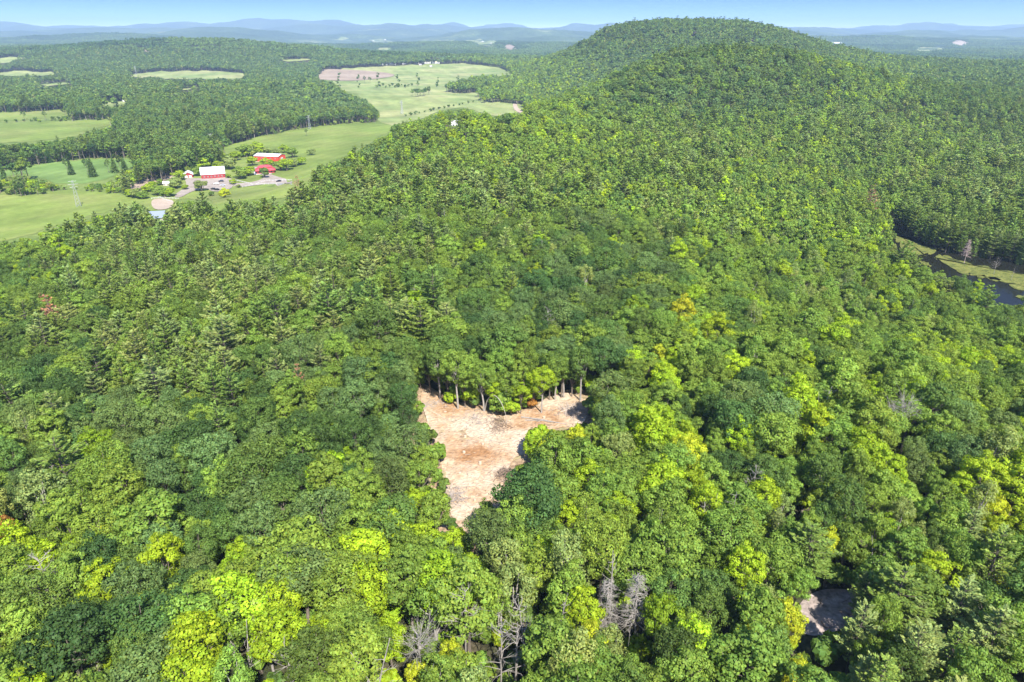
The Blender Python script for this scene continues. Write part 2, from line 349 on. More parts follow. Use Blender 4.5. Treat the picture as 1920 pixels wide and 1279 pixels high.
def rough_poly(p, a):
    p = smooth_poly(p, 1); q = []; r = np.random.default_rng(int(abs(p.sum())) % 9999)
    for u, v in zip(p, np.roll(p, -1, 0)):
        k = max(1, int(np.linalg.norm(v-u)/7))
        for i in range(k): q.append(u + (v-u)*i/k)
    q = np.array(q); n_ = r.normal(0, 1, q.shape); n_ = (n_ + np.roll(n_, 1, 0))/1.4
    return q + n_*np.array([a*2.2, a*.65])
OPENPX = [rough_poly(o[3], 1.3) for o in OPEN]
WOODS = [  # woods standing inside the open land
 [(741,174),(760,166),(830,160),(850,152),(900,140),(1010,138),(1000,160),(960,165),(870,176),(820,172),(792,183),(762,181)],
 [(889,190),(897,176),(960,163),(1010,165),(1000,200),(968,196),(940,193),(905,194)],
 [(600,150),(625,155),(650,170),(620,172),(600,165)],
]
def world_poly(px):
    out = []
    for a, b in px:
        h = hit(a, b)
        if h is not None: out.append(h[:2])
    return out
meadows = []
GR0 = patchy("rough_grass", [(0.10, 0.15, 0.03), (0.15, 0.20, 0.045), (0.20, 0.23, 0.07)], 0.03, fine=(0.3, 0.25), bump=0.2, bscale=1)
for px_, lab_ in [([(-140,215),(130,204),(248,188),(250,240),(222,270),(255,292),(330,318),(400,282),(560,232),(600,160),(560,140),(960,118),(1010,150),(1000,215),(860,250),(760,262),(560,372),(430,430),(250,430),(-140,530)], "rough grass between the valley fields")]:
    o = drape("rough_grass", world_poly(px_), GR0, .12, 14); tag(o, lab_, None, None, 'structure')
for (nm, lab, mt, px, lift, step), pp in zip(OPEN, OPENPX):
    o = drape(nm, world_poly(pp), mt, lift, step); tag(o, lab, None, None, 'structure'); meadows.append(o)
def sheet(nm, px, mt, lift, step, label=None, sm=2):
    pp = smooth_poly(px, sm); o = drape(nm, world_poly(pp), mt, lift, step); tag(o, label, None, None, 'structure'); return pp
sheet("ploughed_field", [(520,143),(560,133),(600,130),(680,132),(755,141),(700,150),(650,153),(600,150)], BRN, 1.4, 24, "brown ploughed field in the far valley")
sheet("dirt_patch", [(235,355),(262,340),(330,322),(352,318),(350,326),(300,342),(262,358),(240,366)], BRN, .6, 8, "long strip of bare brown soil left of the red barns")
SANDPX = sheet("riding_arena", [(283,385),(286,374),(310,373),(328,378),(322,392),(292,396)], SAND, .6, 6, "pale sand riding arena above the grey-blue roof")
sheet("gravel_yard", [(345,334),(372,336),(425,334),(440,338),(436,356),(400,362),(385,352),(355,362),(340,372),(322,370),(352,350)], GRAV, .6, 6, "pale gravel yard and parking lot in front of the barn")
LANEPX = sheet("farm_lane", [(428,340),(440,346),(480,342),(500,332),(474,322),(474,314),(486,314),(500,326),(548,340),(548,346),(505,345),(470,350),(440,352)], GRAV, .62, 5, "pale farm lane curving round the red pavilion", 1)
ROADPX = sheet("dirt_road", [(962,190),(970,190),(969,200),(976,207),(990,213),(986,216),(972,212),(962,205)], SAND, .9, 10, "pale dirt road at the foot of the far hill", 1)

# clearing in the wood
CLEARPX = [(786,742),(800,728),(828,740),(862,765),(905,772),(960,782),(1005,765),(1020,748),(1060,738),(1095,745),(1104,770),(1092,805),(1050,800),(1004,822),(992,848),
           (958,862),(948,905),(920,948),(905,975),(888,1022),(868,1002),(842,965),(832,900),(824,850),(800,790)]
cp = smooth_poly(CLEARPX, 2)
CLEARW = world_poly(cp)
big = np.array(CLEARW); cen = big.mean(0)
wide = [c + (c-cen)/np.linalg.norm(c-cen)*np.random.default_rng(i).uniform(3, 7) for i, c in enumerate(big)]
o = drape("leaf_litter", wide, DUFF, .06, 2.5); tag(o, "brown leaf litter around the edge of the dirt clearing", None, None, 'structure')
o = drape("dirt_clearing", CLEARW, DIRT, .12, 1.6)
me = o.data; vv = np.empty(len(me.vertices)*3); me.vertices.foreach_get("co", vv); vv = vv.reshape(-1, 3)
vv[:, 2] += (fbm(vv[:, 0]/3, vv[:, 1]/3, 5, 3)-0.35)*0.9; me.vertices.foreach_set("co", vv.ravel()); me.update()
tag(o, "bare dirt clearing of orange soil and pale wood chips cut into the wood", None, None, 'structure')
ROCKPX = [(1490,1152),(1506,1122),(1545,1104),(1606,1108),(1612,1142),(1592,1172),(1562,1188),(1528,1195),(1500,1188)]
sheet("rock_ledge", ROCKPX, ROCK, .2, 1.5, "pinkish grey rock ledge in a gap of the wood at the lower right")

# pond: flat water over a sunk bed, green bog mats floating on it
PONDZ = CZ - 112.2
def flat_at(px, py, z):
    a, b, c = (float(t) for t in ray(px, py)); k = (z-CZ)/c; return np.array([a*k, b*k, z])
def flat_poly(name, px, mat, z, sm=2, thick=0.0):
    pp = smooth_poly(px, sm); w_ = [flat_at(a, b, z) for a, b in pp]; m = len(w_)
    V = [tuple(p) for p in w_]; F = [tuple(range(m))[::-1]]
    if thick:
        V += [(p[0], p[1], z-thick) for p in w_]; F += [(i, (i+1) % m, m+(i+1) % m, m+i) for i in range(m)]
    return pp, obj(name, mesh_data(name, V, F, mat))
POND = [(1660,420),(1700,440),(1740,468),(1800,478),(1900,492),(2080,510),(2100,650),(1960,620),(1880,590),(1820,560),(1770,545),(1720,520),(1690,480),(1660,450)]
pondpp, pond = flat_poly("pond_water", POND, WATER, PONDZ); tag(pond, "dark still pond water between the near wood and the conifers", None, None, 'structure')
BOG = patchy("bog_moss", [(0.06, 0.075, 0.02), (0.13, 0.145, 0.03), (0.20, 0.19, 0.05)], 0.35, fine=(1.4, 0.3), bump=0.3, bscale=1.2)
for px, lab in [([(1740,478),(1770,480),(1800,490),(1850,500),(1900,510),(1990,520),(1990,545),(1920,535),(1880,528),(1840,518),(1800,505),(1765,492)], "long yellow-green bog mat floating along the pond"),
                ([(1670,430),(1690,440),(1710,452),(1750,458),(1755,470),(1742,480),(1712,478),(1690,462),(1668,448)], "green bog mat at the narrow end of the pond"),
                ([(1830,514),(1846,516),(1848,521),(1832,521)], "small round bog mat off the edge of the long one"),
                ([(1852,518),(1880,521),(1872,527),(1854,525)], "brownish bog islet in the pond"),
                ([(1888,530),(1925,536),(1930,545),(1900,541)], "ragged bog islet nearest the right edge"), ([(1790,505),(1815,509),(1822,516),(1798,512)], "small bog islet below the middle of the long mat"),
                ([(1720,486),(1742,492),(1748,500),(1728,495)], "bog islet at the near side of the narrows"), ([(1905,552),(1925,556),(1922,561),(1904,558)], "tiny bog islet in the open water")]:
    pj = smooth_poly(px, 2); qj = np.random.default_rng(len(lab)); pj = smooth_poly(pj + qj.normal(0, 1, pj.shape)*np.array([7.0, 2.2])*(.35 if len(px) < 6 else 1), 1)
    pp, o = flat_poly("bog_mat", pj, BOG, PONDZ+.25, 0, .5); tag(o, lab, None, None, 'structure')
for q_ in (0,):
    pass
#   sink the bed under the water
me = ground.data; vv = np.empty(len(me.vertices)*3); me.vertices.foreach_get("co", vv); vv = vv.reshape(-1, 3)
pw = np.array([flat_at(a, b, PONDZ)[:2] for a, b in pondpp]); inside = pip(vv[:, 0], vv[:, 1], pw)
vv[inside, 2] = np.minimum(vv[inside, 2], PONDZ-1.2)
me.vertices.foreach_set("co", vv.ravel()); me.update()
PONDVIS = [(1668,435),(1700,446),(1752,470),(1800,486),(1900,505),(1940,508),(1940,580),(1900,564),(1872,546),(1840,524),(1800,506),(1760,500),(1735,492),(1700,470),(1672,452)]

# ------------------------------------------------------------------ tree meshes
def unit(a): return a/np.maximum(np.linalg.norm(a, axis=-1, keepdims=True), 1e-9)
def leaves(P, Nn, s, asp, r, axis=None):
    n_ = len(P); Nn = unit(Nn)
    t = unit(np.cross(Nn, r.normal(size=(n_, 3)))) if axis is None else unit(axis)
    if axis is not None: Nn = unit(Nn - (Nn*t).sum(1, keepdims=True)*t)
    b = np.cross(Nn, t); s = s[:, None]
    fold = Nn*s*r.uniform(-.25, .25, (n_, 1))
    V = np.stack([P+t*s, P+b*s*asp+fold, P-t*s, P-b*s*asp+fold], 1).reshape(-1, 3)
    F = np.arange(n_*4).reshape(-1, 4)
    return V, F
def leafvar(lobe, r, n_):
    """random tone per clump and per leaf: brightness and a slight hue shift"""
    b = lobe*r.uniform(0.76, 1.28, n_); h = r.normal(0, 0.07, n_)
    return np.stack([b*(1+h), b, b*(1-h)], 1)
def join(parts):
    V = []; F = []; mi = []; va = []; o_ = 0
    for (v, f, m, x) in parts:
        V.append(np.asarray(v, float)); F += [tuple(int(i)+o_ for i in q) for q in f]; mi += [m]*len(f)
        va.append(np.ones((len(f), 3)) if x is None else x); o_ += len(v)
    return np.concatenate(V), F, mi, np.concatenate(va)
def broadleaf(seed, Rr=5.0, Hh=17.0, Cb=6.0, lobes=42, per=130, size=.27, lob=(.20, .33), flat=0.75, gap=0.0, dome=0.6):
    """returns (crown, trunk) as (V, F, var)"""
    r = np.random.default_rng(seed); ch = Hh - Cb; c0 = np.array([0, 0, Cb + ch*0.5])
    L = []
    sk = r.normal(0, .12, 2)
    k = 0
    while len(L) < lobes and k < 4000:
        k += 1
        d = unit(r.normal(size=3)); 
        if d[2] < -0.55 and r.random() < .8: continue
        if d[2] < 0 and r.random() < .35: continue
        wob = 0.86 + 0.26*math.sin(2.3*math.atan2(d[1], d[0]) + seed) * (1-abs(d[2])) + r.normal(0, .06)
        rad = r.uniform(.62, 1.0)*wob
        lr = Rr*r.uniform(*lob)*(1 - .25*max(d[2], 0))
        hz = d[2]*ch*.5*rad
        fl = (1 - dome*max(0, hz/(ch*.5))**2*.35)
        p = c0 + np.array([d[0]*(Rr-lr*.8)*rad*fl + sk[0]*hz, d[1]*(Rr-lr*.8)*rad*fl + sk[1]*hz, hz - (lr*.4 if d[2] > .6 else 0)])
        if all(np.linalg.norm(p-q) > (lr+lq)*.42 for q, lq in L): L.append((p, lr))
    Vs = []; Ns = []; Ss = []; va = []
    for p, lr in L:
        m = int(per*(lr/(Rr*.27))**2*r.uniform(.8, 1.15)); outw = unit((p-c0)*np.array([1, 1, 1.2]) + np.array([0, 0, .5]))
        d = unit(r.normal(size=(m*2, 3))); d = d[(d@outw) > r.uniform(-.55, .1, len(d))][:m]; m = len(d)
        lump = 1 + .20*np.sin(d[:, 0]*7+p[0]*3) * np.sin(d[:, 1]*7+p[1]*2) + .1*np.sin(d[:, 2]*9+p[2])
        rr = lr*r.uniform(.78, 1.08, m)*lump
        Vs.append(p + d*rr[:, None]*np.array([1, 1, flat])); Ns.append(d*np.array([1, 1, 1.2]) + r.normal(0, .30, (m, 3)) + np.array([0, 0, .12]))
        Ss.append(r.uniform(.65, 1.3, m)*size); va.append(leafvar(r.uniform(.84, 1.16), r, m))
    V, F = leaves(np.concatenate(Vs), np.concatenate(Ns), np.concatenate(Ss), .72, r)
    T = MB(); top = Cb + ch*.55
    bend = r.normal(0, .25, 2)
    T.tube([(0, 0, -1.5), (bend[0]*.3, bend[1]*.3, Cb*.5), (bend[0], bend[1], Cb), (bend[0]*1.3, bend[1]*1.3, top)], [.30, .25, .20, .06], 7)
    for j in range(min(11, max(4, len(L)//4))):
        p, lr = L[r.integers(len(L))]; z0 = r.uniform(Cb*.8, top*.85); a = np.array([bend[0], bend[1], z0])
        mid = a*.5 + p*.5 + np.array([0, 0, -.6]); T.tube([a, mid, p*.93+a*.07], [.11, .07, .03], 5)
    return (V, F, np.concatenate(va)), (T.V, T.F)
def pine(seed, Rr=4.2, Hh=20.0, Cb=5.5, whorls=13, per=60, size=.5, br=6, dead=False):
    r = np.random.default_rng(seed); Vs = []; Ns = []; Ax = []; Ss = []; va = []; T = MB()
    lean = r.normal(0, .03, 2)
    T.tube([(0, 0, -1.5), (lean[0]*8, lean[1]*8, 8), (lean[0]*Hh, lean[1]*Hh, Hh*.98)], [.30, .22, .03], 7)
    for w_ in range(whorls):
        t = (w_ + r.uniform(-.25, .25))/(whorls-1); z = Cb + (Hh-Cb)*t*.97
        env = Rr*(.62+.38*math.sin(min(1, t*1.7)*math.pi*.5))*(1-max(0, t-.15)**1.3*.98)
        nb = br if t < .8 else max(3, br-2); ph = r.uniform(0, 6.28)
        for k in range(nb):
            if r.random() < .13: continue
            a = ph + 6.283*k/nb + r.normal(0, .25); Lr = env*r.uniform(.55, 1.22) + .35
            d = np.array([math.cos(a), math.sin(a), 0]); up = .12 + .5*t + r.normal(0, .07)
            o_ = np.array([lean[0]*z, lean[1]*z, z])
            def pt(s): return o_ + d*Lr*s + np.array([0, 0, Lr*(up*s*.6 + .22*s*s - .12*s)])
            T.tube([pt(0), pt(.5), pt(.95)], [.07*(1-t*.6), .045, .015], 4)
            m = int(per*(.35 + .65*Lr/Rr)); tone = r.uniform(.85, 1.15)
            s = r.uniform(.22, 1.0, m)**.75; wd = (.10+.21*np.sin(np.clip(s*1.1, 0, 1)*math.pi)**.7)*Lr
            side = r.uniform(-1, 1, m); sd_ = np.array([-d[1], d[0], 0])
            base = o_ + d*Lr*s[:, None] + np.stack([0*s, 0*s, Lr*(up*s*.6+.22*s*s-.12*s)], 1)
            P = base + sd_*(side*wd)[:, None] + np.stack([0*s, 0*s, r.uniform(-.12, .22, m) - np.abs(side)*.1], 1)
            ax = d + sd_*side[:, None]*.9 + np.array([0, 0, .35]) + r.normal(0, .25, (m, 3))
            Vs.append(P); Ax.append(ax); Ns.append(np.array([0, 0, 1.]) + r.normal(0, .45, (m, 3))); Ss.append(r.uniform(.6, 1.3, m)*size); va.append(leafvar(tone, r, m))
    V, F = leaves(np.concatenate(Vs), np.concatenate(Ns), np.concatenate(Ss), .46, r, np.concatenate(Ax))
    return (V, F, np.concatenate(va)), (T.V, T.F)
def spruce(seed, Rr=2.6, Hh=17.0, n_=3600, size=.34):
    r = np.random.default_rng(seed); T = MB(); T.tube([(0, 0, -1.5), (0, 0, Hh*.97)], [.24, .02], 6)
    t = 1 - np.sqrt(r.random(n_)); t = .06 + .94*t; a = r.uniform(0, 6.283, n_); lay = np.abs(((t*19 + .6*np.sin(a*3+seed)) % 1)-.5)*2
    rad = Rr*(1-t)**.85*(.55+.5*lay)*(1+.18*np.sin(a*5+t*20)) * r.uniform(.55, 1.05, n_) + .08
    d = np.stack([np.cos(a), np.sin(a), -.25+0*a], 1); P = np.stack([np.cos(a)*rad, np.sin(a)*rad, Hh*t - rad*.22], 1)
    V, F = leaves(P, np.array([0, 0, 1.]) + d*.5 + r.normal(0, .35, (n_, 3)), r.uniform(.6, 1.3, n_)*size, .45, r, d + r.normal(0, .25, (n_, 3)))
    return (V, F, leafvar(r.uniform(.9, 1.1), r, n_)), (T.V, T.F)
def bare(seed, Hh=13.0, spread=2.6, nb=16, fork=False, droop=0.0, fine=3, thick=.2):
    r = np.random.default_rng(seed); Tr = MB(); B = MB()
    ln = r.normal(0, .05, 2)
    if fork:
        Tr.tube([(0, 0, -1.5), (ln[0]*3, ln[1]*3, Hh*.45)], [thick*1.2, thick*.8], 6)
        for s in (1, -1):
            Tr.tube([(ln[0]*3, ln[1]*3, Hh*.43), (s*Hh*.07, ln[1]*4, Hh*.7), (s*Hh*.16, ln[1]*5, Hh)], [thick*.7, thick*.5, .04], 6)
    else:
        Tr.tube([(0, 0, -1.5), (ln[0]*Hh*.5, ln[1]*Hh*.5, Hh*.5), (ln[0]*Hh, ln[1]*Hh, Hh)], [thick*1.15, thick*.75, .03], 7)
    for i in range(nb):
        t = r.uniform(.38, .97); z = Hh*t; a = r.uniform(0, 6.283); L = spread*(1.15-t)*r.uniform(.5, 1.5)+.4
        o_ = np.array([ln[0]*z, ln[1]*z, z]); 
        if fork and t > .45: o_ = np.array([r.choice([-1, 1])*Hh*.16*(t-.45)/.55, ln[1]*4, z])
        e = o_ + np.array([math.cos(a)*L, math.sin(a)*L, L*(r.uniform(.2, .9)-droop)])
        m = (o_+e)/2 + r.normal(0, .12*L, 3); B.tube([o_, m, e], [.05, .032, .012], 4)
        for k in range(fine):
            q = m + (e-m)*r.uniform(0, .9); q2 = q + (e-o_)*r.uniform(.2, .45) + r.normal(0, .25*L, 3); B.tube([q, q2], [.02, .009], 3)
    return (Tr.V, Tr.F), (B.V, B.F)

def make_proto(key, crown, trunk, leafm, barkm):
    (V, F, va) = crown
    c = mesh_data(key+"_crown", V, F, leafm, var=va); t = mesh_data(key+"_trunk", trunk[0], trunk[1], barkm)
    v2, f2, mi, vx = join([(V, F, 0, va), (trunk[0], trunk[1], 1, None)])
    j = mesh_data(key+"_tree", v2, f2, [leafm, barkm], mi=mi, var=vx)
    return dict(c=c, t=t, j=j)
PRO = {}     # kind -> list of near, mid, low versions
def lod(kind, fn, variants, leafm, barkm):
    PRO[kind] = {0: [], 1: [], 2: []}
    for lv in (0, 1, 2):
        for s in (variants if lv < 2 else variants[:3]):
            PRO[kind][lv].append(make_proto(kind+str(lv)+str(s), *fn(s, lv), leafm, barkm))
oak = lambda s, l: broadleaf(s, Rr=4.9+.4*(s % 3), Hh=16.5, Cb=6.5, lobes=[52, 22, 10][l], per=[230, 44, 20][l], size=[.17, .48, 1.0][l], lob=(.17, .27) if l < 2 else (.3, .4), flat=.8)
map_ = lambda s, l: broadleaf(s+50, Rr=4.6+.3*(s % 3), Hh=17, Cb=4.5, lobes=[44, 20, 10][l], per=[190, 40, 20][l], size=[.20, .52, 1.0][l], lob=(.18, .30) if l < 2 else (.3, .4), flat=.62, dome=1.3)
bir = lambda s, l: broadleaf(s+90, Rr=3.3, Hh=16.5, Cb=5, lobes=[30, 13, 8][l], per=[110, 34, 18][l], size=[.15, .42, .85][l], lob=(.22, .36), flat=.95, dome=1.4)
pin = lambda s, l: pine(s, Rr=4.7+.5*(s % 2), Hh=18.5, whorls=[13, 11, 8][l], per=[95, 24, 7][l], size=[.30, .70, 1.4][l], br=[6, 6, 5][l])
spr = lambda s, l: spruce(s, n_=[5000, 1000, 220][l], size=[.25, .55, 1.1][l])
shr = lambda s, l: broadleaf(s+200, Rr=2.0, Hh=4.2, Cb=.5, lobes=[16, 10, 6][l], per=[60, 26, 14][l], size=[.19, .42, .7][l], lob=(.28, .42))
lod('oak', oak, [1, 2, 3, 4, 5, 6], LEAF, BARK); lod('maple', map_, [1, 2, 3, 4, 5, 6], LEAF, BARK); lod('birch', bir, [1, 2, 3, 4], LEAF, BARKL)
lod('pine', pin, [1, 2, 3, 4, 5], NEEDLE, BARKD); lod('spruce', spr, [1, 2, 3], NEEDLE, BARKD); lod('shrub', shr, [1, 2, 3], LEAF, BARK)

# ------------------------------------------------------------------ where trees stand
TONE = {'deep': (0.078, 0.150, 0.034),  # base colours of the foliage, linear
 'dark':  (0.130, 0.215, 0.040), 'blue':  (0.148, 0.232, 0.062), 'mid':   (0.200, 0.305, 0.042), 'lime':  (0.30, 0.43, 0.020),
 'yellow':(0.44, 0.50, 0.025), 'pale':  (0.27, 0.345, 0.090), 'olive': (0.185, 0.275, 0.050), 'sage': (0.255, 0.330, 0.095), 'orange': (0.42, 0.22, 0.05)}
MIX = {  # letter -> (kind, tone, weight)
 'O': [('oak','dark',3.5),('oak','deep',1.6),('oak','blue',3),('maple','mid',1.6),('oak','mid',2),('pine','olive',.5)],
 'M': [('oak','mid',3),('maple','mid',4),('oak','dark',1.6),('maple','lime',2),('birch','pale',1),('pine','olive',.6)],
 'L': [('maple','lime',4),('maple','mid',4),('oak','mid',2),('maple','yellow',.12),('oak','dark',1)],
 'B': [('birch','pale',4),('birch','mid',3),('maple','mid',3),('maple','lime',1),('oak','blue',1),('spruce','dark',.2)],
 'P': [('pine','olive',5.0),('pine','sage',.8),('oak','mid',1.2),('maple','mid',1.4),('pine','sage',1.2),('oak','dark',1.8),('pine','olive',1.2),('spruce','dark',.2)],
 'Y': [('maple','lime',3),('birch','pale',2),('maple','mid',3),('pine','sage',1)],
 'Q': [('oak','deep',2.6),('pine','olive',1.4),('oak','dark',2.6),('birch','pale',.5),('maple','mid',.9),('spruce','deep',1.2),('oak','blue',1.2)]}
ROWS = {48: "QQQQQQQQQQQQQQQQ", 160: "QQQQOOOMLOOOOMQQ", 272: "QQQQPOMLLMPBMPMP", 384: "OPPPPPPPPMPMMMPP", 496: "LPPPPPPMQOMMBBMP", 608: "QPPPPPQOOOLMBBMM",
        720: "OPPPOOOOOLLMLMMM", 832: "QOOOOOOMLLLOLLOO", 944: "BLOOOLLOMLLBMMLY", 1056: "LOOLOLMLMBMMMPYP", 1168: "MOOBBMLBYMMYPMPP", 1280: "MOMBMMLBYMMMMPPP"}
RK = sorted(ROWS)
def letters(px, py, r):
    jx = px + r.normal(0, 55, len(px)); jy = py + r.normal(0, 45, len(px))*np.clip((py-100)/400, .15, 1)
    ri = np.clip(((jy+8)/112).astype(int), 0, len(RK)-1); ci = np.clip((jx/120).astype(int), 0, 15)
    tab = np.array([list(ROWS[k]) for k in RK]); return tab[ri, ci]
def lattice(x0, x1, y0, y1, s, r, jit=.38):
    xs = np.arange(x0, x1, s); ys = np.arange(y0, y1, s*.88); X, Y = np.meshgrid(xs, ys)
    X = X + (np.arange(len(ys)) % 2)[:, None]*s*.5
    return (X + r.uniform(-jit, jit, X.shape)*s).ravel(), (Y + r.uniform(-jit, jit, X.shape)*s).ravel()
OP_ALL = [np.array([(238,364),(262,342),(330,323),(352,319),(350,326),(300,343),(262,359)], float)] + OPENPX + [smooth_poly(SANDPX, 0), np.array(ROADPX), np.array(LANEPX)]
def dilate(p, k):
    p = np.array(p); c = p.mean(0); return c + (p-c)*k
BLD_CLEAR = [[(838,222),(863,222),(863,234),(838,234)], [(814,229),(829,229),(829,235),(814,235)], [(282,396),(310,396),(308,410),(282,410)]]
OPENMASK = OP_ALL + [np.array(cp), np.array(ROCKPX), np.array(PONDVIS)] + BLD_CLEAR
def is_open(px, py):
    o_ = np.zeros(len(px), bool)
    for p in OPENMASK: o_ |= pip(px, py, p)
    for p in WOODS: o_ &= ~pip(px, py, p)
    return o_
WOODW = [np.array(world_poly(p)) for p in WOODS]; OPENW = [np.array(world_poly(p)) for p in OPENPX]
def in_any(x, y, polys):
    o_ = np.zeros(len(x), bool)
    for p in polys: o_ |= pip(x, y, p)
    return o_
wide_ = np.array(wide)
FEAT = []    # (x, y, radius) kept free for hand-placed trees
class Trees:
    pass
def scatter(y0, y1, s, seed, margin=45, mean=.84, sd=.18):
    r = np.random.default_rng(seed); xm = .78*y1+margin
    x, y = lattice(-xm, xm, y0, y1, s, r)
    k = np.abs(x) < .775*np.maximum(y, 0)+margin; x, y = x[k], y[k]
    z = H(x, y); T = Trees(); sc = np.clip(r.normal(mean, sd, len(x)) + .28*(vnoise(x/45, y/45, 91)-.5), .5, 1.7)
    hgt = 16.5*sc**.5
    fx, fy, d = project(x, y, z+hgt*.6)
    keep = np.ones(len(x), bool)
    for f in (.25, .6, .85, 1.02):
        a, b, _ = project(x, y, z+hgt*f); keep &= ~is_open(a, b)
    near = y < 420
    for sx in (-1, 1):     # crown sides against the clearing and pond
        a, b, dd = project(x, y, z+hgt*.7); a = a + sx*FPX*2.3*sc/dd; keep &= ~(near & is_open(a, b))
    a, b, dd = project(x, y, z)
    wood = in_any(x, y, WOODW); keep &= ~(in_any(x, y, OPENW) & ~wood)
    keep &= ~pip(x, y, wide_) & ~pip(x, y, pw)
    for (qx, qy, qr) in FEAT: keep &= (x-qx)**2+(y-qy)**2 > qr**2
    x, y, z, sc, fx, fy, d = (q[keep] for q in (x, y, z, sc, fx, fy, d))
    lt = letters(fx, fy, r); kind = np.empty(len(x), object); tone = np.empty(len(x), object)
    # stands of one species hold together: choose with slow noise plus chance
    sel = np.clip(.36*vnoise(x/26, y/26, 77)+.12*vnoise(x/140, y/140, 78)+.52*r.random(len(x)) , 0, .999); sel = np.clip((sel-.5)*1.35+.5, 0, .999)
    for L_ in set(lt):
        m = lt == L_; ops = MIX[L_]; cw = np.cumsum([o_[2] for o_ in ops])/sum(o_[2] for o_ in ops)
        pick = np.searchsorted(cw, r.random(m.sum())*.45 + sel[m]*.55); pick = np.clip(pick, 0, len(ops)-1)
        kind[m] = np.array([o_[0] for o_ in ops])[pick]; tone[m] = np.array([o_[1] for o_ in ops])[pick]
    wet = (fx > 1680) & (fy > 400) & (fy < 520); kind[wet & (kind != 'spruce')] = 'pine'; tone[wet] = 'olive'
    T.x, T.y, T.z, T.sc, T.px, T.py, T.d, T.kind, T.tone = x, y, z, sc, fx, fy, d, kind, tone
    T.rz = r.uniform(0, 6.283, len(x)); T.sz = sc**.5*r.uniform(.82, 1.2, len(x)); T.r = r
    return T
def tint(tone, r, k=1.0):
    c = np.array(TONE[tone]); b = r.normal(1, .13*k); h = float(np.clip(r.normal(.01, .06*k), -.07, .11))
    return np.clip(c*b*np.array([1+h, 1, 1-h]), .005, .6)

# ---- labels
COLW = ["by the left edge", "at the far left", "on the left", "left of centre", "in the centre", "right of centre", "on the right", "at the far right", "by the right edge"]
ROWW = [(1225, "along the bottom edge"), (1150, "just above the bottom edge"), (1075, "in the lowest third"), (1005, "below the clearing's tip"), (930, "level with the clearing's tip"), (860, "level with mid clearing"),
        (790, "level with the wide clearing"), (720, "level with the clearing's back"), (650, "just above the clearing"), (580, "above the clearing"), (510, "in the middle distance"), (0, "far up the wood")]
def place(px, py):
    col = COLW[int(np.clip(px/1920*9, 0, 8))]
    return next(w_ for y_, w_ in ROWW if py >= y_) + " " + col
TW = {'deep': 'deep green', 'dark': "dark green", 'blue': "blue-green", 'mid': "mid green", 'lime': "bright lime green", 'yellow': "yellow-leaved", 'pale': "pale green", 'olive': "olive green", 'sage': "greyish pale green", 'orange': "orange-tinged"}
KN = {'oak': ("broadleaf_tree", "broadleaf tree", "round domed"), 'maple': ("maple_tree", "maple", "leafy"), 'birch': ("birch_tree", "birch", "slender"), 'pine': ("pine_tree", "pine", "layered"), 'spruce': ("spruce_tree", "spruce", "narrow pointed"), 'shrub': ("shrub", "shrub", "rounded")}
GR = {'oak': "broadleaf trees of the near wood", 'maple': "maples of the near wood", 'birch': "birches of the near wood", 'pine': "pines of the near wood", 'spruce': "spruces of the near wood", 'shrub': "shrubs at the clearing edge"}
def add_tree(kind, x, y, z, sc, sz, rz, tone, col, label, var=None, group=None, tilt=None, name=None):
    pr = PRO[kind][0]; p = pr[(var if var is not None else random.randrange(len(pr))) % len(pr)]
    e = empty(name or KN[kind][0], (x, y, z), rz); e.scale = (sc, sc, sz)
    if tilt: e.rotation_euler[0] = tilt[0]; e.rotation_euler[1] = tilt[1]
    c = obj("crown", p['c'], e); c['tint'] = [float(v) for v in col]; obj("trunk", p['t'], e)
    tag(e, label, KN[kind][1], group or GR[kind]); return e

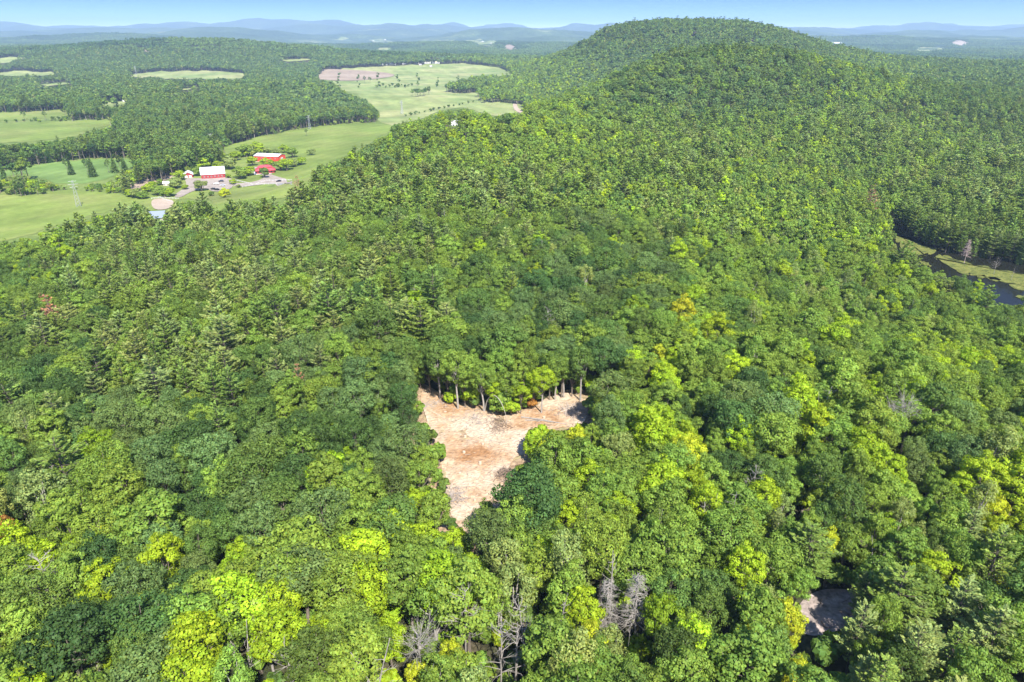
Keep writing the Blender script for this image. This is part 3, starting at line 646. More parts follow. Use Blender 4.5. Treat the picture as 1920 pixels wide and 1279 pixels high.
lod('edge', lambda s_, l: broadleaf(s_+300, Rr=5.0, Hh=18, Cb=7.0, lobes=[54, 22, 10][l], per=[210, 44, 20][l], size=[.18, .5, 1.0][l], lob=(.18, .28), flat=.8), [1, 2, 3], LEAF, BARKL)
KN['edge'] = ("broadleaf_tree", "broadleaf tree", ""); GR['edge'] = GR['oak']
RAD = {'oak': 5.6, 'maple': 4.8, 'birch': 3.3, 'pine': 4.6, 'spruce': 2.5, 'shrub': 2.0, 'edge': 4.7}; HH = {'oak': 16.5, 'maple': 17, 'birch': 16.5, 'pine': 20, 'spruce': 17, 'shrub': 4.2, 'edge': 18}
FT = [ # crown centre in the photograph, kind, tone, crown width in its pixels, label
 (180,1008,'maple','yellow',66,"brilliant yellow maple crown in the lower left wood"),
 (75,925,'birch','sage',92,"pale half-bare birch with white stems at the left edge"),
 (110,862,'pine','olive',112,"broad dark olive pine with its trunk showing at lower left"),
 (195,880,'maple','lime',58,"lime maple squeezed between a dark pine and a dark oak crown"),
 (207,935,'maple','lime',60,"lime yellow maple right of the rusty orange bush"),
 (240,945,'maple','lime',52,"small lime maple under the dark dome at lower left"),
 (160,915,'birch','orange',34,"small rusty orange tree beside the lime maples at lower left"),
 (14,995,'birch','orange',46,"orange leaved tree cut by the left edge"),
 (262,893,'oak','blue',86,"blue-green domed tree right of the lime maples at lower left"),
 (345,890,'oak','dark',90,"dark domed tree left of the pale narrow pine at lower left"),
 (392,868,'spruce','sage',38,"pale narrow conifer standing between two dark domes at lower left"),
 (440,868,'oak','blue',80,"blue-green dome just right of the pale narrow conifer"),
 (525,950,'oak','dark',128,"widest dark green dome left of the clearing's tip"),
 (375,1022,'oak','dark',92,"dark dome above the lime maples at lower left centre"),
 (460,1034,'maple','lime',78,"lime maple under the widest dark dome"),
 (543,1045,'maple','lime',64,"second lime maple under the widest dark dome"),
 (607,1072,'oak','blue',108,"large blue-green dome with bare twigs showing, lower left centre"),
 (243,1064,'oak','dark',110,"large dark dome below the brilliant yellow maple"),
 (168,1205,'birch','sage',70,"grey-leaved tree near the lower left corner"),
 (212,1225,'maple','lime',50,"lime maple right of the grey-leaved tree"),
 (786,886,'maple','mid',70,"leafy maple overhanging the clearing's left side"),
 (778,940,'maple','lime',60,"lime maple at the left of the clearing's narrow end"),
 (801,1012,'maple','lime',86,"large lime maple left of the clearing's lower tip"),
 (741,1087,'maple','pale',88,"yellowish pale maple below and left of the clearing's tip"),
 (797,1112,'maple','mid',88,"mid green maple beneath the large lime maple"),
 (730,1187,'maple','lime',80,"lime maple beside the grey dome of bare twigs"),
 (850,1049,'oak','blue',54,"blue-green tree right under the clearing's tip"),
 (890,1057,'maple','lime',58,"narrow lime maple below the clearing's tip"),
 (894,1127,'maple','yellow',48,"yellow maple behind the bare white tree"),
 (846,1222,'maple','yellow',56,"yellow-green maple near the bottom edge left of centre"),
 (782,1266,'maple','yellow',58,"bright yellow maple cut by the bottom edge"),
 (947,1042,'birch','pale',86,"thin-leaved tree with its pale forked trunk showing through"),
 (1014,1042,'maple','lime',78,"lime maple right of the thin-leaved forked tree"),
 (913,962,'maple','mid',54,"pointed mid green tree standing in the clearing's right edge"),
 (1007,942,'oak','blue',104,"big blue-green dome right of the clearing's tip"),
 (1067,967,'maple','lime',78,"yellowish olive maple behind the big blue-green dome"),
 (1030,838,'maple','yellow',56,"yellow-lime maple leaning over the clearing's right side"),
 (1084,822,'maple','yellow',58,"yellow-lime maple at the right corner of the clearing"),
 (1160,842,'oak','pale',80,"pale green domed tree amid lime maples right of the clearing"),
 (1105,902,'maple','lime',88,"lime maple in front of the pale green dome"),
 (1157,952,'maple','lime',80,"lime maple below the pale green domed tree"),
 (1240,900,'maple','lime',104,"large glowing lime maple right of the clearing"),
 (1290,848,'maple','yellow',86,"yellow-lime maple behind the large glowing one"),
 (1108,1197,'maple','yellow',86,"straw yellow rounded tree near the bottom edge right of centre"),
 (1030,1212,'oak','mid',88,"dark leafy tree left of the straw yellow one"),
 (1636,937,'oak','mid',78,"olive dome in the lower right wood"),
 (1550,1015,'birch','yellow',50,"slim yellow-green birch above the rock ledge"),
 (1820,992,'pine','sage',70,"silvery pine standing alone at lower right"),
 (1868,958,'maple','yellow',66,"yellow maple at the right behind the silvery pine"),
 (1868,1090,'maple','yellow',50,"yellow maple above the largest pine at lower right"),
 (1804,1120,'pine','sage',92,"grey-green pine left of the largest pine at lower right"),
 (1864,1188,'pine','sage',112,"largest yellowish pine in the lower right corner"),
 (1722,1202,'pine','sage',92,"yellowish pine below and right of the rock ledge"),
 (1613,1165,'pine','sage',78,"pine leaning over the rock ledge from its right"),
 (1625,1108,'pine','sage',50,"small pine at the upper right of the rock ledge"),
 (1475,1157,'maple','yellow',88,"yellow-green maple just left of the rock ledge"),
 (1411,1206,'maple','yellow',104,"wide yellow-green maple below left of the rock ledge"),
 (1872,840,'birch','pale',86,"pale airy birch high at the right edge"),
 (1448,1045,'oak','mid',120,"wide mid green tree above left of the rock ledge"),
 (1493,1258,'maple','yellow',36,"small yellow sapling at the bottom edge under the rock ledge"),
 (835,655,'oak','dark',96,"dark dome behind the clearing on its left"),
 (945,640,'oak','dark',110,"highest dark dome directly behind the clearing"),
 (1055,680,'oak','dark',74,"dark dome behind the clearing's right corner"),
 (1290,660,'oak','pale',54,"silvery pale tree right of the clearing's back"),
 (1240,665,'maple','yellow',50,"yellow-green maple beside the silvery pale tree"),
 (715,500,'spruce','dark',26,"small dark pointed spruce among pale pines in the middle distance"),
 (770,600,'pine','sage',74,"broad silvery pine above the clearing on its left"),
 (835,600,'pine','sage',66,"second broad silvery pine above the clearing"),
 (1010,660,'maple','yellow',36,"small yellow maple between dark domes behind the clearing"),
 (1660,800,'oak','mid',90,"wide rounded tree in the right part behind the lower wood"),
]
for fx_, fy_, k_, tn_, dm_, lab_ in FT:
    off = .68*HH[k_]
    h_ = hit(fx_, fy_, off); d_ = project(*h_)[2]; sc_ = float(np.clip(dm_*d_/FPX/(2*RAD[k_]), .45, 1.6)); off = .68*HH[k_]*sc_**.6
    h_ = hit(fx_, fy_, off); rr_ = np.random.default_rng(int(fx_*7+fy_)); gz_ = float(H(h_[0], h_[1]))
    FEAT.append((h_[0], h_[1], RAD[k_]*sc_*.75))
    add_tree(k_, h_[0], h_[1], gz_-.2, sc_, sc_**.6, rr_.uniform(0, 6.28), tn_, tint(tn_, rr_, .3), lab_, var=int(rr_.integers(0, 60)))
for i_, (bx_, by_, k_, tn_, sc_, lab_) in enumerate([
    (826,750,'edge','dark',.95,"tree with a long bare pale trunk at the clearing's back left corner"),
    (859,768,'edge','mid',1.0,"tree with the whitest tall trunk at the back of the clearing"),
    (908,773,'edge','mid',.9,"leafy tree behind the bent bare arch at the clearing's back"),
    (976,778,'maple','lime',.62,"small lime maple standing at the middle of the clearing's back edge"),
    (1015,776,'edge','lime',.8,"slim tree with pale trunk over the log at the clearing's back"),
    (1040,750,'edge','mid',.85,"slim tree behind the brush heap at the clearing's back right"),
    (1057,747,'edge','mid',.8,"second slim tree behind the brush heap at the clearing's back right"),
    (1088,752,'edge','dark',.95,"tree with bare trunk in the shaded right corner of the clearing"),
    (885,762,'shrub','lime',1.7,"leafy lime sapling between two pale trunks at the clearing's back"),
    (940,778,'shrub','mid',1.8,"green sapling under the bent arch at the clearing's back"),
    (957,782,'shrub','lime',1.3,"lime bush beside the bent arch at the clearing's back"),
    (872,764,'maple','mid',.72,"young maple between the second and third pale trunks at the clearing's back"),
    (925,772,'maple','lime',.66,"young lime maple just behind the bent arch"),
    (952,774,'maple','mid',.78,"young green maple right of the bent arch"),
    (1000,766,'maple','lime',.7,"young lime maple beside the withered reddish bush"),
    (1030,750,'maple','mid',.7,"young maple left of the slim trees at the clearing's back right"),
    (1072,745,'maple','dark',.75,"dark young maple in the back right corner of the clearing"),
    (842,748,'maple','dark',.7,"dark young maple between the first two pale trunks"),
    (808,738,'maple','dark',.75,"dark young maple in the back left corner of the clearing"),
    (845,757,'shrub','lime',1.0,"little bush between the first two trunks at the clearing's back"),
    (998,768,'shrub','orange',.9,"reddish brown withered bush at the clearing's back edge"),
    (1014,850,'shrub','lime',2.0,"lime bush on the clearing's right shoulder"),
    (1008,866,'shrub','lime',1.9,"leafier bush below the clearing's right shoulder")]):
    h_ = hit(bx_, by_); rr_ = np.random.default_rng(i_); FEAT.append((h_[0], h_[1], 2.2))
    add_tree(k_, h_[0], h_[1], h_[2]-.2, sc_, sc_, rr_.uniform(0, 6.28), tn_, tint(tn_, rr_, .3), lab_, var=i_)

# bare and dead trees: (base or centre pixel, height m, kind, label)
DP = {}
def dead_mesh(kind, seed):
    if (kind, seed) not in DP:
        if kind == 'snag': a = bare(seed, 14, 1.6, 14, fine=1, thick=.17)
        elif kind == 'tree': a = bare(seed, 14, 2.7, 26, fine=4, thick=.12)
        elif kind == 'fork': a = bare(seed, 12, 2.6, 12, fork=True, fine=3, thick=.15)
        elif kind == 'conifer': a = bare(seed, 15, 1.9, 150, fine=6, droop=.75, thick=.15)
        elif kind == 'dome': a = bare(seed, 9, 5.5, 44, fine=7, droop=-.2, thick=.14)
        DP[kind, seed] = (mesh_data(kind+"_stem", *a[0], DEADW), mesh_data(kind+"_limbs", *a[1], DEADW))
    return DP[kind, seed]
def dead(px, py, mid, hgt, kind, lab, seed=1, mat=None, rz=None, lean=0, keep=2.0):
    ms = dead_mesh(kind, seed); base_h = {'snag': 14, 'tree': 14, 'fork': 12, 'conifer': 15, 'dome': 9}[kind]
    lift = {'dome': 7.5}.get(kind, 0) if mid else 0
    h_ = hit(px, py, mid*hgt+lift); gz_ = float(H(h_[0], h_[1])); k_ = hgt*(.90 if py > 1080 else .93)/base_h
    e = empty("dead_tree", (h_[0], h_[1], gz_+lift), rz if rz is not None else random.uniform(0, 6.28)); e.scale = (k_, k_, k_); e.rotation_euler[1] = lean
    a = obj("trunk", ms[0], e); b = obj("branches", ms[1], e); tag(b, kind='stuff')
    FEAT.append((h_[0], h_[1], 2.9 if py > 1020 else keep)); FEAT.append((h_[0]*(1-4/np.hypot(h_[0], h_[1])), h_[1]-4*(py > 1020), 2.2 if py > 1020 else 1))
    if mat:
        for q in (a, b):
            q.data = q.data.copy(); q.data.materials.clear(); q.data.materials.append(mat)
    tag(e, lab, "dead tree", "dead trees in the wood"); return e
PDEAD = plain("pinkish_dead_twigs", (0.42, 0.33, 0.29), 0.9, var=.2)
for a_ in [
 (1202,1105,.72,19,'conifer',"shaggy silver dead spruce near the bottom right of centre",1),
 (1135,1115,.72,17,'conifer',"thinner grey dead conifer left of the shaggy silver one",2),
 (868,1125,.75,20,'tree',"bare white tree standing in front of the yellow maple",1),
 (697,1222,.85,18,'fork',"bare forked tree left of the grey twiggy dome",1),
 (786,1208,.6,8,'dome',"grey dome of bare twigs near the bottom left of centre",1),
 (938,1205,.7,18,'tree',"tallest of the grey bare trees grouped at the bottom centre",2),
 (966,1190,.75,18,'snag',"bare pole right of the tallest grey tree at bottom centre",2),
 (995,1160,.8,18,'tree',"slim bare tree above the grey group at bottom centre",3),
 (1037,1130,.7,17,'snag',"thin white stem in the shade right of the bottom group",3),
 (1153,1060,.75,19,'snag',"tall white pole among dark leaves above the grey conifers",1),
 (83,1055,.85,19,'tree',"white bare crown spreading left over the lower left wood",4),
 (1543,745,.8,17,'fork',"pale forked dead tree in the right part of the wood",2),
 (1696,768,.75,9,'dome',"grey spray of bare twigs right of the pale forked tree",2),
 (1034,600,.72,19,'tree',"lone white dead tree above the clearing",5),
 (1004,462,.8,17,'snag',"leaning grey pole in the middle distance",4,.28),
 (835,395,.85,19,'snag',"grey snag far up the wood left of centre",1),
 (1245,480,.75,18,'tree',"bare lower branches below a pine right of centre",3),
 (778,545,.8,17,'snag',"short grey snag left of the middle",2),
 (628,580,.8,19,'snag',"white snag rising beside a pine on the left",3),
 (488,530,.8,19,'snag',"thin white snag among the pines on the left",4),
 (1408,537,.8,15,'fork',"white trunk of a forked tree right of centre",1),
 (1543,490,.8,15,'fork',"white curved forked trunk left of the pond",2),
 (1524,620,.75,18,'snag',"long leaning white stem left below the pond",1,-.22),
 (1366,800,.55,14,'fork',"white double trunk under a leafy crown right of the clearing",1),
 (1815,470,.55,16,'conifer',"pinkish dead conifer standing on the far pond bank",1),
 (1868,500,.5,12,'tree',"grey bare tree leaning over the bog mat",1),
 (1899,515,.5,9,'snag',"dead stem with spread roots on the bog mat",2),
 (1640,345,.8,17,'snag',"leftmost grey snag of the dead stand right of centre",1),
 (1650,342,.8,18,'conifer',"second grey snag of the dead stand at right",3),
 (1662,345,.8,17,'snag',"middle grey snag of the dead stand at right",4),
 (1674,343,.8,18,'conifer',"fourth grey snag of the dead stand at right",2),
 (1688,341,.8,17,'conifer',"rightmost grey snag of the dead stand at right",1),
 (1445,320,.8,18,'tree',"bare white tree in the pale green wood upper right",2),
 (1576,202,.8,19,'tree',"grey bare tree on the slope of the nearer hill",3),
 (1330,362,.6,17,'fork',"white trunks under a round crown upper right",2),
 (1173,292,.55,16,'snag',"first of two pale trunks showing far up the wood",1),
 (1180,296,.55,16,'snag',"second of two pale trunks showing far up the wood",2),
 (1320,975,.6,16,'snag',"leftmost white stem in the dark gap at lower right",1),
 (1336,972,.6,16,'snag',"second white stem in the dark gap at lower right",2),
 (1352,965,.6,16,'snag',"third white stem in the dark gap at lower right",3),
 (1368,970,.6,17,'snag',"rightmost white stem in the dark gap at lower right",4),
 (1645,1040,.7,12,'fork',"bare forked tree above the rock ledge at right",1),
 (1420,890,.85,15,'tree',"bare white twigs over the lower right wood",4),
 (540,1222,.85,17,'tree',"bare white branches over the bottom left wood",5),
 (455,1192,.85,15,'fork',"pale forked branches near the bottom on the left",1),
 (115,905,.5,12,'snag',"pale leaning trunk under the broad pine at lower left",3),
 ]:
    dead(*a_[:6], seed=a_[6], lean=a_[7] if len(a_) > 7 else 0, mat=PDEAD if 'pinkish' in a_[5] else None)
for i_, (bx_, by_) in enumerate([(1690,420),(1706,428),(1720,437),(1738,448),(1752,456),(1766,462),(1780,466),(1794,471),(1808,474),(1824,477),(1842,480),(1856,484),(1878,487),(1892,490),(1910,494),(1925,497)]):
    rr_ = np.random.default_rng(40+i_); p_ = flat_at(bx_, by_, CZ-112); k_ = ['pine', 'pine', 'spruce', 'pine'][i_ % 4]; tn_ = ['olive', 'sage', 'dark', 'sage'][i_ % 4]; FEAT.append((p_[0], p_[1], 2.5))
    add_tree(k_, p_[0], p_[1], float(H(p_[0], p_[1])), rr_.uniform(.85, 1.1), rr_.uniform(.95, 1.15), rr_.uniform(0, 6), tn_, tint(tn_, rr_, .6), f"{['first','second','third','fourth','fifth','sixth','seventh','eighth','ninth','tenth','eleventh','twelfth','thirteenth','fourteenth','fifteenth','sixteenth'][i_]} conifer from the left on the far bank of the pond")
for i_ in range(20):
    t_ = i_/19; px_ = 1182-t_*110+random.uniform(-5, 5); py_ = 134+t_*52+random.uniform(-4, 4)
    dead(px_, py_, .6, 11, 'snag', "pinkish bare snag along the scar on the nearer hill's left edge", seed=1+i_ % 4, mat=PDEAD)
# rust-brown dead pines, their needles still on
lod('rust', lambda s_, l: pine(s_+40, Rr=4.3, Hh=19, whorls=10, per=[30, 14, 6][l], size=[.34, .8, 1.4][l]), [1, 2], NEEDLE, BARK)
TONE['rust'] = (0.42, 0.21, 0.12); RAD['rust'] = 4.4; HH['rust'] = 19; KN['rust'] = ("pine_tree", "dead pine", ""); GR['rust'] = "rusty dead pines"
for fx_, fy_, w_, lab_ in [(100,592,52,"rusty brown dead pine at the left edge of the wood"), (78,567,24,"small rusty treetop behind the brown dead pine"), (556,340,22,"narrow rust red pine at the farm side of the wood"),
                           (1632,385,40,"brownish thinning pine left of the pond's end"), (560,705,30,"reddish dead crown low among the pines on the left")]:
    h_ = hit(fx_, fy_, 13); d_ = project(*h_)[2]; sc_ = float(np.clip(w_*d_/FPX/8.8, .4, 1.3)); FEAT.append((h_[0], h_[1], 3.5*sc_))
    cc = np.array(TONE['rust'])*(1 if 'brownish' not in lab_ else np.array([.7, .9, .8]))
    add_tree('rust', h_[0], h_[1], float(H(h_[0], h_[1])), sc_, max(sc_, .85), random.uniform(0, 6), 'rust', cc, lab_)

FARPATCH = [(G2, [(692,75),(715,73),(741,78),(735,82),(700,80)], "pale far field left of the distant village"), (G2, [(704,91),(737,90),(735,94),(706,95)], "small far field below the distant village"),
  (G2, [(872,76),(900,73),(936,78),(925,88),(900,86)], "pale fields of the distant village"), (BRN, [(940,86),(955,84),(974,90),(960,95),(944,93)], "far brownish field right of the village"),
  (G2, [(835,75),(852,74),(850,78)], "tiny far field"), (SAND, [(265,96),(272,92),(284,97),(276,98)], "far sandy quarry face on the left"), (SAND, [(1785,79),(1800,76),(1816,80),(1810,87),(1790,85)], "pale sand quarry far off at the right"),
  (G2, [(365,90),(386,89),(384,93)], "tiny far field on the left"), (G2, [(502,93),(529,91),(527,95)], "tiny far field left of centre"), (G2, [(615,74),(640,69),(655,72),(640,76)], "far pale hillside field"), (G2, [(60,158),(120,153),(150,157),(90,163)], "thin pale field in the left valley wood"), (G2, [(520,112),(575,109),(590,113),(540,117)], "pale field behind the long dark hill"), (G2, [(330,166),(372,162),(380,166),(345,171)], "small pale field in the middle of the valley wood"), (G3, [(790,104),(850,101),(870,106),(810,109)], "green field beyond the far farmstead"), (G2, [(1700,92),(1760,89),(1790,93),(1730,97)], "pale field beyond the wooded plateau at the right"),
  (G2, [(1552,80),(1580,78),(1585,82),(1560,84)], "far pale clearing at the right"), (ROCK, [(1291,63),(1300,61),(1309,62),(1302,64.5)], "bare rock patch near the far hill's top"),
  (ROCK, [(1404,73.5),(1412,72),(1419,75),(1409,77)], "bare pinkish rock on the far hill's face"), (ROCK, [(1483,87),(1488,86.5),(1494,91),(1489,91)], "bare rock at the right shoulder of the far hill"), (SAND, [(900,168),(912,168),(920,174),(904,175)], "sandy bank at the wood's edge by the road")]
for mt_, px_, lab_ in FARPATCH:
    wp = world_poly(px_)
    if len(wp) > 2:
        st = max(8, np.linalg.norm(np.ptp(np.array(wp), axis=0))/12); o = drape("far_field" if mt_ in (G2, BRN) else ("rock_face" if mt_ is ROCK else "sand_bank"), wp, mt_, 2.0, st); tag(o, lab_, None, None, 'structure')
    OPENMASK.append(np.array(px_, float))

T1 = scatter(38, 560, 5.4, 101)
# the nearest of every kind become trees of their own, the rest one mass per kind
order = np.argsort(T1.d); inframe = (T1.px > -50) & (T1.px < 1970) & (T1.py > -20) & (T1.py < 1330)
limit = {'oak': 245, 'maple': 245, 'birch': 200, 'pine': 260, 'spruce': 60}
cnt = {k: 0 for k in limit}; single = np.zeros(len(order), bool); seen = {}
for i in order:
    k = T1.kind[i]
    if inframe[i] and cnt[k] < limit[k] and T1.d[i] < 420: cnt[k] += 1; single[i] = True
for i in np.where(single)[0]:
    k = T1.kind[i]; r = T1.r; s = T1.sc[i]
    size = "small" if s < .78 else ("large" if s > 1.02 else "midsize")
    form = "tall" if T1.sz[i] > 1.02 else ("low" if T1.sz[i] < .87 else "even")
    lab = f"{size} {form} {TW[T1.tone[i]]} {KN[k][1]} {place(T1.px[i], T1.py[i])}"
    add_tree(k, T1.x[i], T1.y[i], T1.z[i]-.2, s, T1.sz[i], T1.rz[i], T1.tone[i], tint(T1.tone[i], r), lab)

def gn_scatter(name, pos, idx, scl, rz, tints, meshes, label):
    """one object that sets a mesh from the list on every point"""
    col = bpy.data.collections.new(name+"_kinds")
    for i, m in enumerate(meshes):
        o_ = bpy.data.objects.new(f"k{i:03d}_"+m.name, m); col.objects.link(o_)
    me = bpy.data.meshes.new(name); me.vertices.add(len(pos)); me.vertices.foreach_set("co", np.asarray(pos, np.float32).ravel())
    a = me.attributes.new("idx", 'INT', 'POINT'); a.data.foreach_set("value", np.asarray(idx, np.int32))
    a = me.attributes.new("scl", 'FLOAT_VECTOR', 'POINT'); a.data.foreach_set("vector", np.asarray(scl, np.float32).ravel())
    a = me.attributes.new("rot", 'FLOAT_VECTOR', 'POINT'); q = np.zeros((len(pos), 3), np.float32); q[:, 2] = rz; a.data.foreach_set("vector", q.ravel())
    a = me.attributes.new("tint", 'FLOAT_VECTOR', 'POINT'); a.data.foreach_set("vector", np.asarray(tints, np.float32).ravel())
    o_ = obj(name, me); g = bpy.data.node_groups.new(name, 'GeometryNodeTree')
    g.interface.new_socket("Geometry", in_out='INPUT', socket_type='NodeSocketGeometry'); g.interface.new_socket("Geometry", in_out='OUTPUT', socket_type='NodeSocketGeometry')
    gi = g.nodes.new("NodeGroupInput"); go = g.nodes.new("NodeGroupOutput"); ip = g.nodes.new("GeometryNodeInstanceOnPoints")
    ci = g.nodes.new("GeometryNodeCollectionInfo"); ci.inputs["Collection"].default_value = col; ci.inputs["Separate Children"].default_value = True; ci.inputs["Reset Children"].default_value = True
    def at(nm, ty):
        n_ = g.nodes.new("GeometryNodeInputNamedAttribute"); n_.data_type = ty; n_.inputs["Name"].default_value = nm; return n_.outputs[0]
    g.links.new(gi.outputs[0], ip.inputs["Points"]); g.links.new(ci.outputs[0], ip.inputs["Instance"]); ip.inputs["Pick Instance"].default_value = True
    g.links.new(at("idx", 'INT'), ip.inputs["Instance Index"]); g.links.new(at("scl", 'FLOAT_VECTOR'), ip.inputs["Scale"])
    er = g.nodes.new("FunctionNodeEulerToRotation"); g.links.new(at("rot", 'FLOAT_VECTOR'), er.inputs[0]); g.links.new(er.outputs[0], ip.inputs["Rotation"])
    g.links.new(ip.outputs[0], go.inputs[0])
    md = o_.modifiers.new("scatter", 'NODES'); md.node_group = g
    tag(o_, label, None, None, 'stuff'); return o_
def mass(T, mask, tagname, fixed_lv=None):
    kinds = ['oak', 'maple', 'birch', 'pine', 'spruce']
    for k in kinds:
        m = np.where(mask & (T.kind == k))[0]
        if not len(m): continue
        meshes = [p['j'] for lv in (0, 1, 2) for p in PRO[k][lv]]; n0 = len(PRO[k][0]); n1 = len(PRO[k][1]); n2 = len(PRO[k][2])
        d = T.d[m]; u = T.r.integers(0, 60, len(m))
        idx = np.where(d < 330, u % n0, np.where(d < 1150, n0 + u % n1, n0+n1 + u % n2))
        tn = np.array([tint(T.tone[i], T.r) for i in m])
        gn_scatter({'oak': 'broadleaf_woodland', 'maple': 'maple_woodland', 'birch': 'birch_woodland', 'pine': 'pine_woodland', 'spruce': 'spruce_woodland'}[k],
                   np.stack([T.x[m], T.y[m], T.z[m]-.2], 1), idx, np.stack([T.sc[m], T.sc[m], T.sz[m]], 1), T.rz[m], tn, meshes,
                   f"{ {'oak':'domed green broadleaf trees','maple':'leafy green maples','birch':'slender pale birches','pine':'layered olive pines','spruce':'pointed dark spruces'}[k]} massed {tagname}")
mass(T1, ~single, "through the wood behind the nearest trees")
T2 = scatter(560, 1250, 6.9, 102, mean=1.12, sd=.22); mass(T2, np.ones(len(T2.x), bool), "on the knoll, the nearer hill and the valley floor")
T3 = scatter(1250, 2700, 8.2, 103, mean=1.22, sd=.25); mass(T3, np.ones(len(T3.x), bool), "on the far hill and the far valley woods")
r = np.random.default_rng(56); x, y = lattice(-1100, 1100, 380, 1350, 6.0, r); k = np.abs(x) < .78*y+30; x, y = x[k], y[k]; z = H(x, y); k = z < CZ-112
s_ = r.uniform(.7, 1.9, len(x))
for f in (0, .6, 1.0):
    a, b, dd = project(x, y, z+4.2*s_*f); k &= ~is_open(a, b)
k &= ~in_any(x, y, OPENW); x, y, z, s_ = x[k], y[k], z[k], s_[k]
gd = set(zip((T1.x/7).astype(int), (T1.y/7).astype(int))) | set(zip((T2.x/7).astype(int), (T2.y/7).astype(int)))
k = np.array([(int(a/7), int(b/7)) not in gd for a, b in zip(x, y)]); x, y, z, s_ = x[k], y[k], z[k], s_[k]; u = r.integers(0, 60, len(x))
gn_scatter("hedge_bushes", np.stack([x, y, z], 1), u % len(PRO['shrub'][1]), np.stack([s_, s_, s_], 1), r.uniform(0, 6.28, len(x)),
           np.array([tint(['dark', 'mid', 'lime', 'mid', 'pale'][i % 5], r) for i in u]), [p['j'] for p in PRO['shrub'][1]], "bushes along the edges of the valley fields")
#   undergrowth below the near trees
r = np.random.default_rng(55); x, y = lattice(-300, 300, 40, 330, 4.4, r); z = H(x, y)
k = (np.abs(x) < .78*y+35); 
for f in (0, 2.5, 4.5):
    a, b, dd = project(x, y, z+f); k &= ~(is_open(a, b) & ((f == 0) | (r.random(len(x)) < .75) | (np.hypot(x+15, y-135) > 50)))
k &= ~pip(x, y, pw)
x, y, z = x[k], y[k], z[k]; u = r.integers(0, 60, len(x)); nn_ = len(PRO['shrub'][1]); s = r.uniform(.6, 1.4, len(x))
gn_scatter("undergrowth", np.stack([x, y, z], 1), u % nn_, np.stack([s, s, s], 1), r.uniform(0, 6.28, len(x)),
           np.array([tint(['dark', 'mid', 'lime', 'mid'][i % 4], r) for i in u]), [p['j'] for p in PRO['shrub'][1]], "low green undergrowth beneath the trees")
#   clumps of small crowns beyond
def clump(seed):
    r = np.random.default_rng(seed); n_ = 26; c = r.uniform(-27, 27, (n_, 2)); P = []; Nn = []; s = []; va = []
    for q in c:
        m = 15; hh = r.uniform(11, 18); rr = r.uniform(3.5, 5.5); d = unit(r.normal(size=(m, 3))); d[:, 2] = np.abs(d[:, 2])
        P.append(np.array([q[0], q[1], hh-4]) + d*np.array([rr, rr, 5])); Nn.append(d+r.normal(0, .2, (m, 3))); s.append(r.uniform(1.5, 2.6, m)); va.append(leafvar(r.uniform(.7, 1.3), r, m))
    P = np.concatenate(P); V, F = leaves(P, np.concatenate(Nn), np.concatenate(s), .8, r)
    return mesh_data(f"tree_clump_{seed}", V, F, LEAF, var=np.concatenate(va))
CL = [clump(i) for i in range(6)]
FARF = [smooth_poly(o[3], 2) for o in OPEN]

r = np.random.default_rng(66); x, y = lattice(-5400, 5400, 2700, 6800, 40, r, .45)
k = np.abs(x) < .78*y+100; x, y = x[k], y[k]; z = H(x, y); k = np.ones(len(x), bool)
for f in (0, 14):
    a, b, dd = project(x, y, z+f); k &= ~is_open(a, b)
x, y, z = x[k], y[k], z[k]; u = r.integers(0, 60, len(x)); s = r.uniform(.85, 1.2, len(x))
nz = vnoise(x/260, y/260, 31)
gn_scatter("far_forest", np.stack([x, y, z-1], 1), u % 6, np.stack([s, s, s], 1), r.uniform(0, 6.28, len(x)),
           np.array([tint('dark' if v > .45 else 'deep', r, .8) for v in nz]), CL, "hazy forest covering the distant hills")

# ------------------------------------------------------------------ haze
hv = bpy.data.materials.new("air"); hv.use_nodes = True; nt = hv.node_tree; nt.nodes.clear()
pv = N(nt, "ShaderNodeVolumePrincipled"); pv.inputs["Density"].default_value = 8.6e-5; pv.inputs["Color"].default_value = (0.52, 0.75, 1.0, 1); pv.inputs["Anisotropy"].default_value = 0.0
ho = N(nt, "ShaderNodeOutputMaterial"); nt.links.new(pv.outputs[0], ho.inputs["Volume"])
hb = MB(); gzmin = float(GZ.min())-1.5; gzmax = max(float(GZ.max())+25, CZ+12)
hb.box(-17000, 17000, -260, 19900, gzmin, gzmax)
haze = obj("haze", hb.me("haze", hv)); tag(haze, "thin blue summer haze over the valley", None, None, 'stuff')

# ------------------------------------------------------------------ buildings
RED = plain("barn_red_boards", (0.30, 0.03, 0.03), .7, var=.15); REDB = plain("bright_red_siding", (0.62, 0.06, 0.035), .6, var=.1); WROOF = plain("white_metal_roof", (0.74, 0.75, 0.76), .4, var=.04)
WTRIM = plain("white_trim", (0.60, 0.60, 0.58), .6, var=.04); RROOF = plain("red_metal_roof", (0.55, 0.07, 0.08), .45, var=.1); BROOF = plain("blue_grey_roof", (0.22, 0.26, 0.36), .45, var=.08)
GROOF = plain("grey_shingle_roof", (0.42, 0.40, 0.40), .8, var=.1); CREAM = plain("cream_siding", (0.36, 0.32, 0.27), .7, var=.06); GLASS = plain("dark_window", (0.03, 0.035, 0.045), .15, var=.1)
CYAN = plain("pale_blue_roof", (0.30, 0.55, 0.68), .45, var=.06); YEL = plain("pale_greenhouse_film", (0.62, 0.58, 0.36), .5, var=.06); CONC = plain("pale_concrete", (0.5, 0.48, 0.45), .85, var=.1)
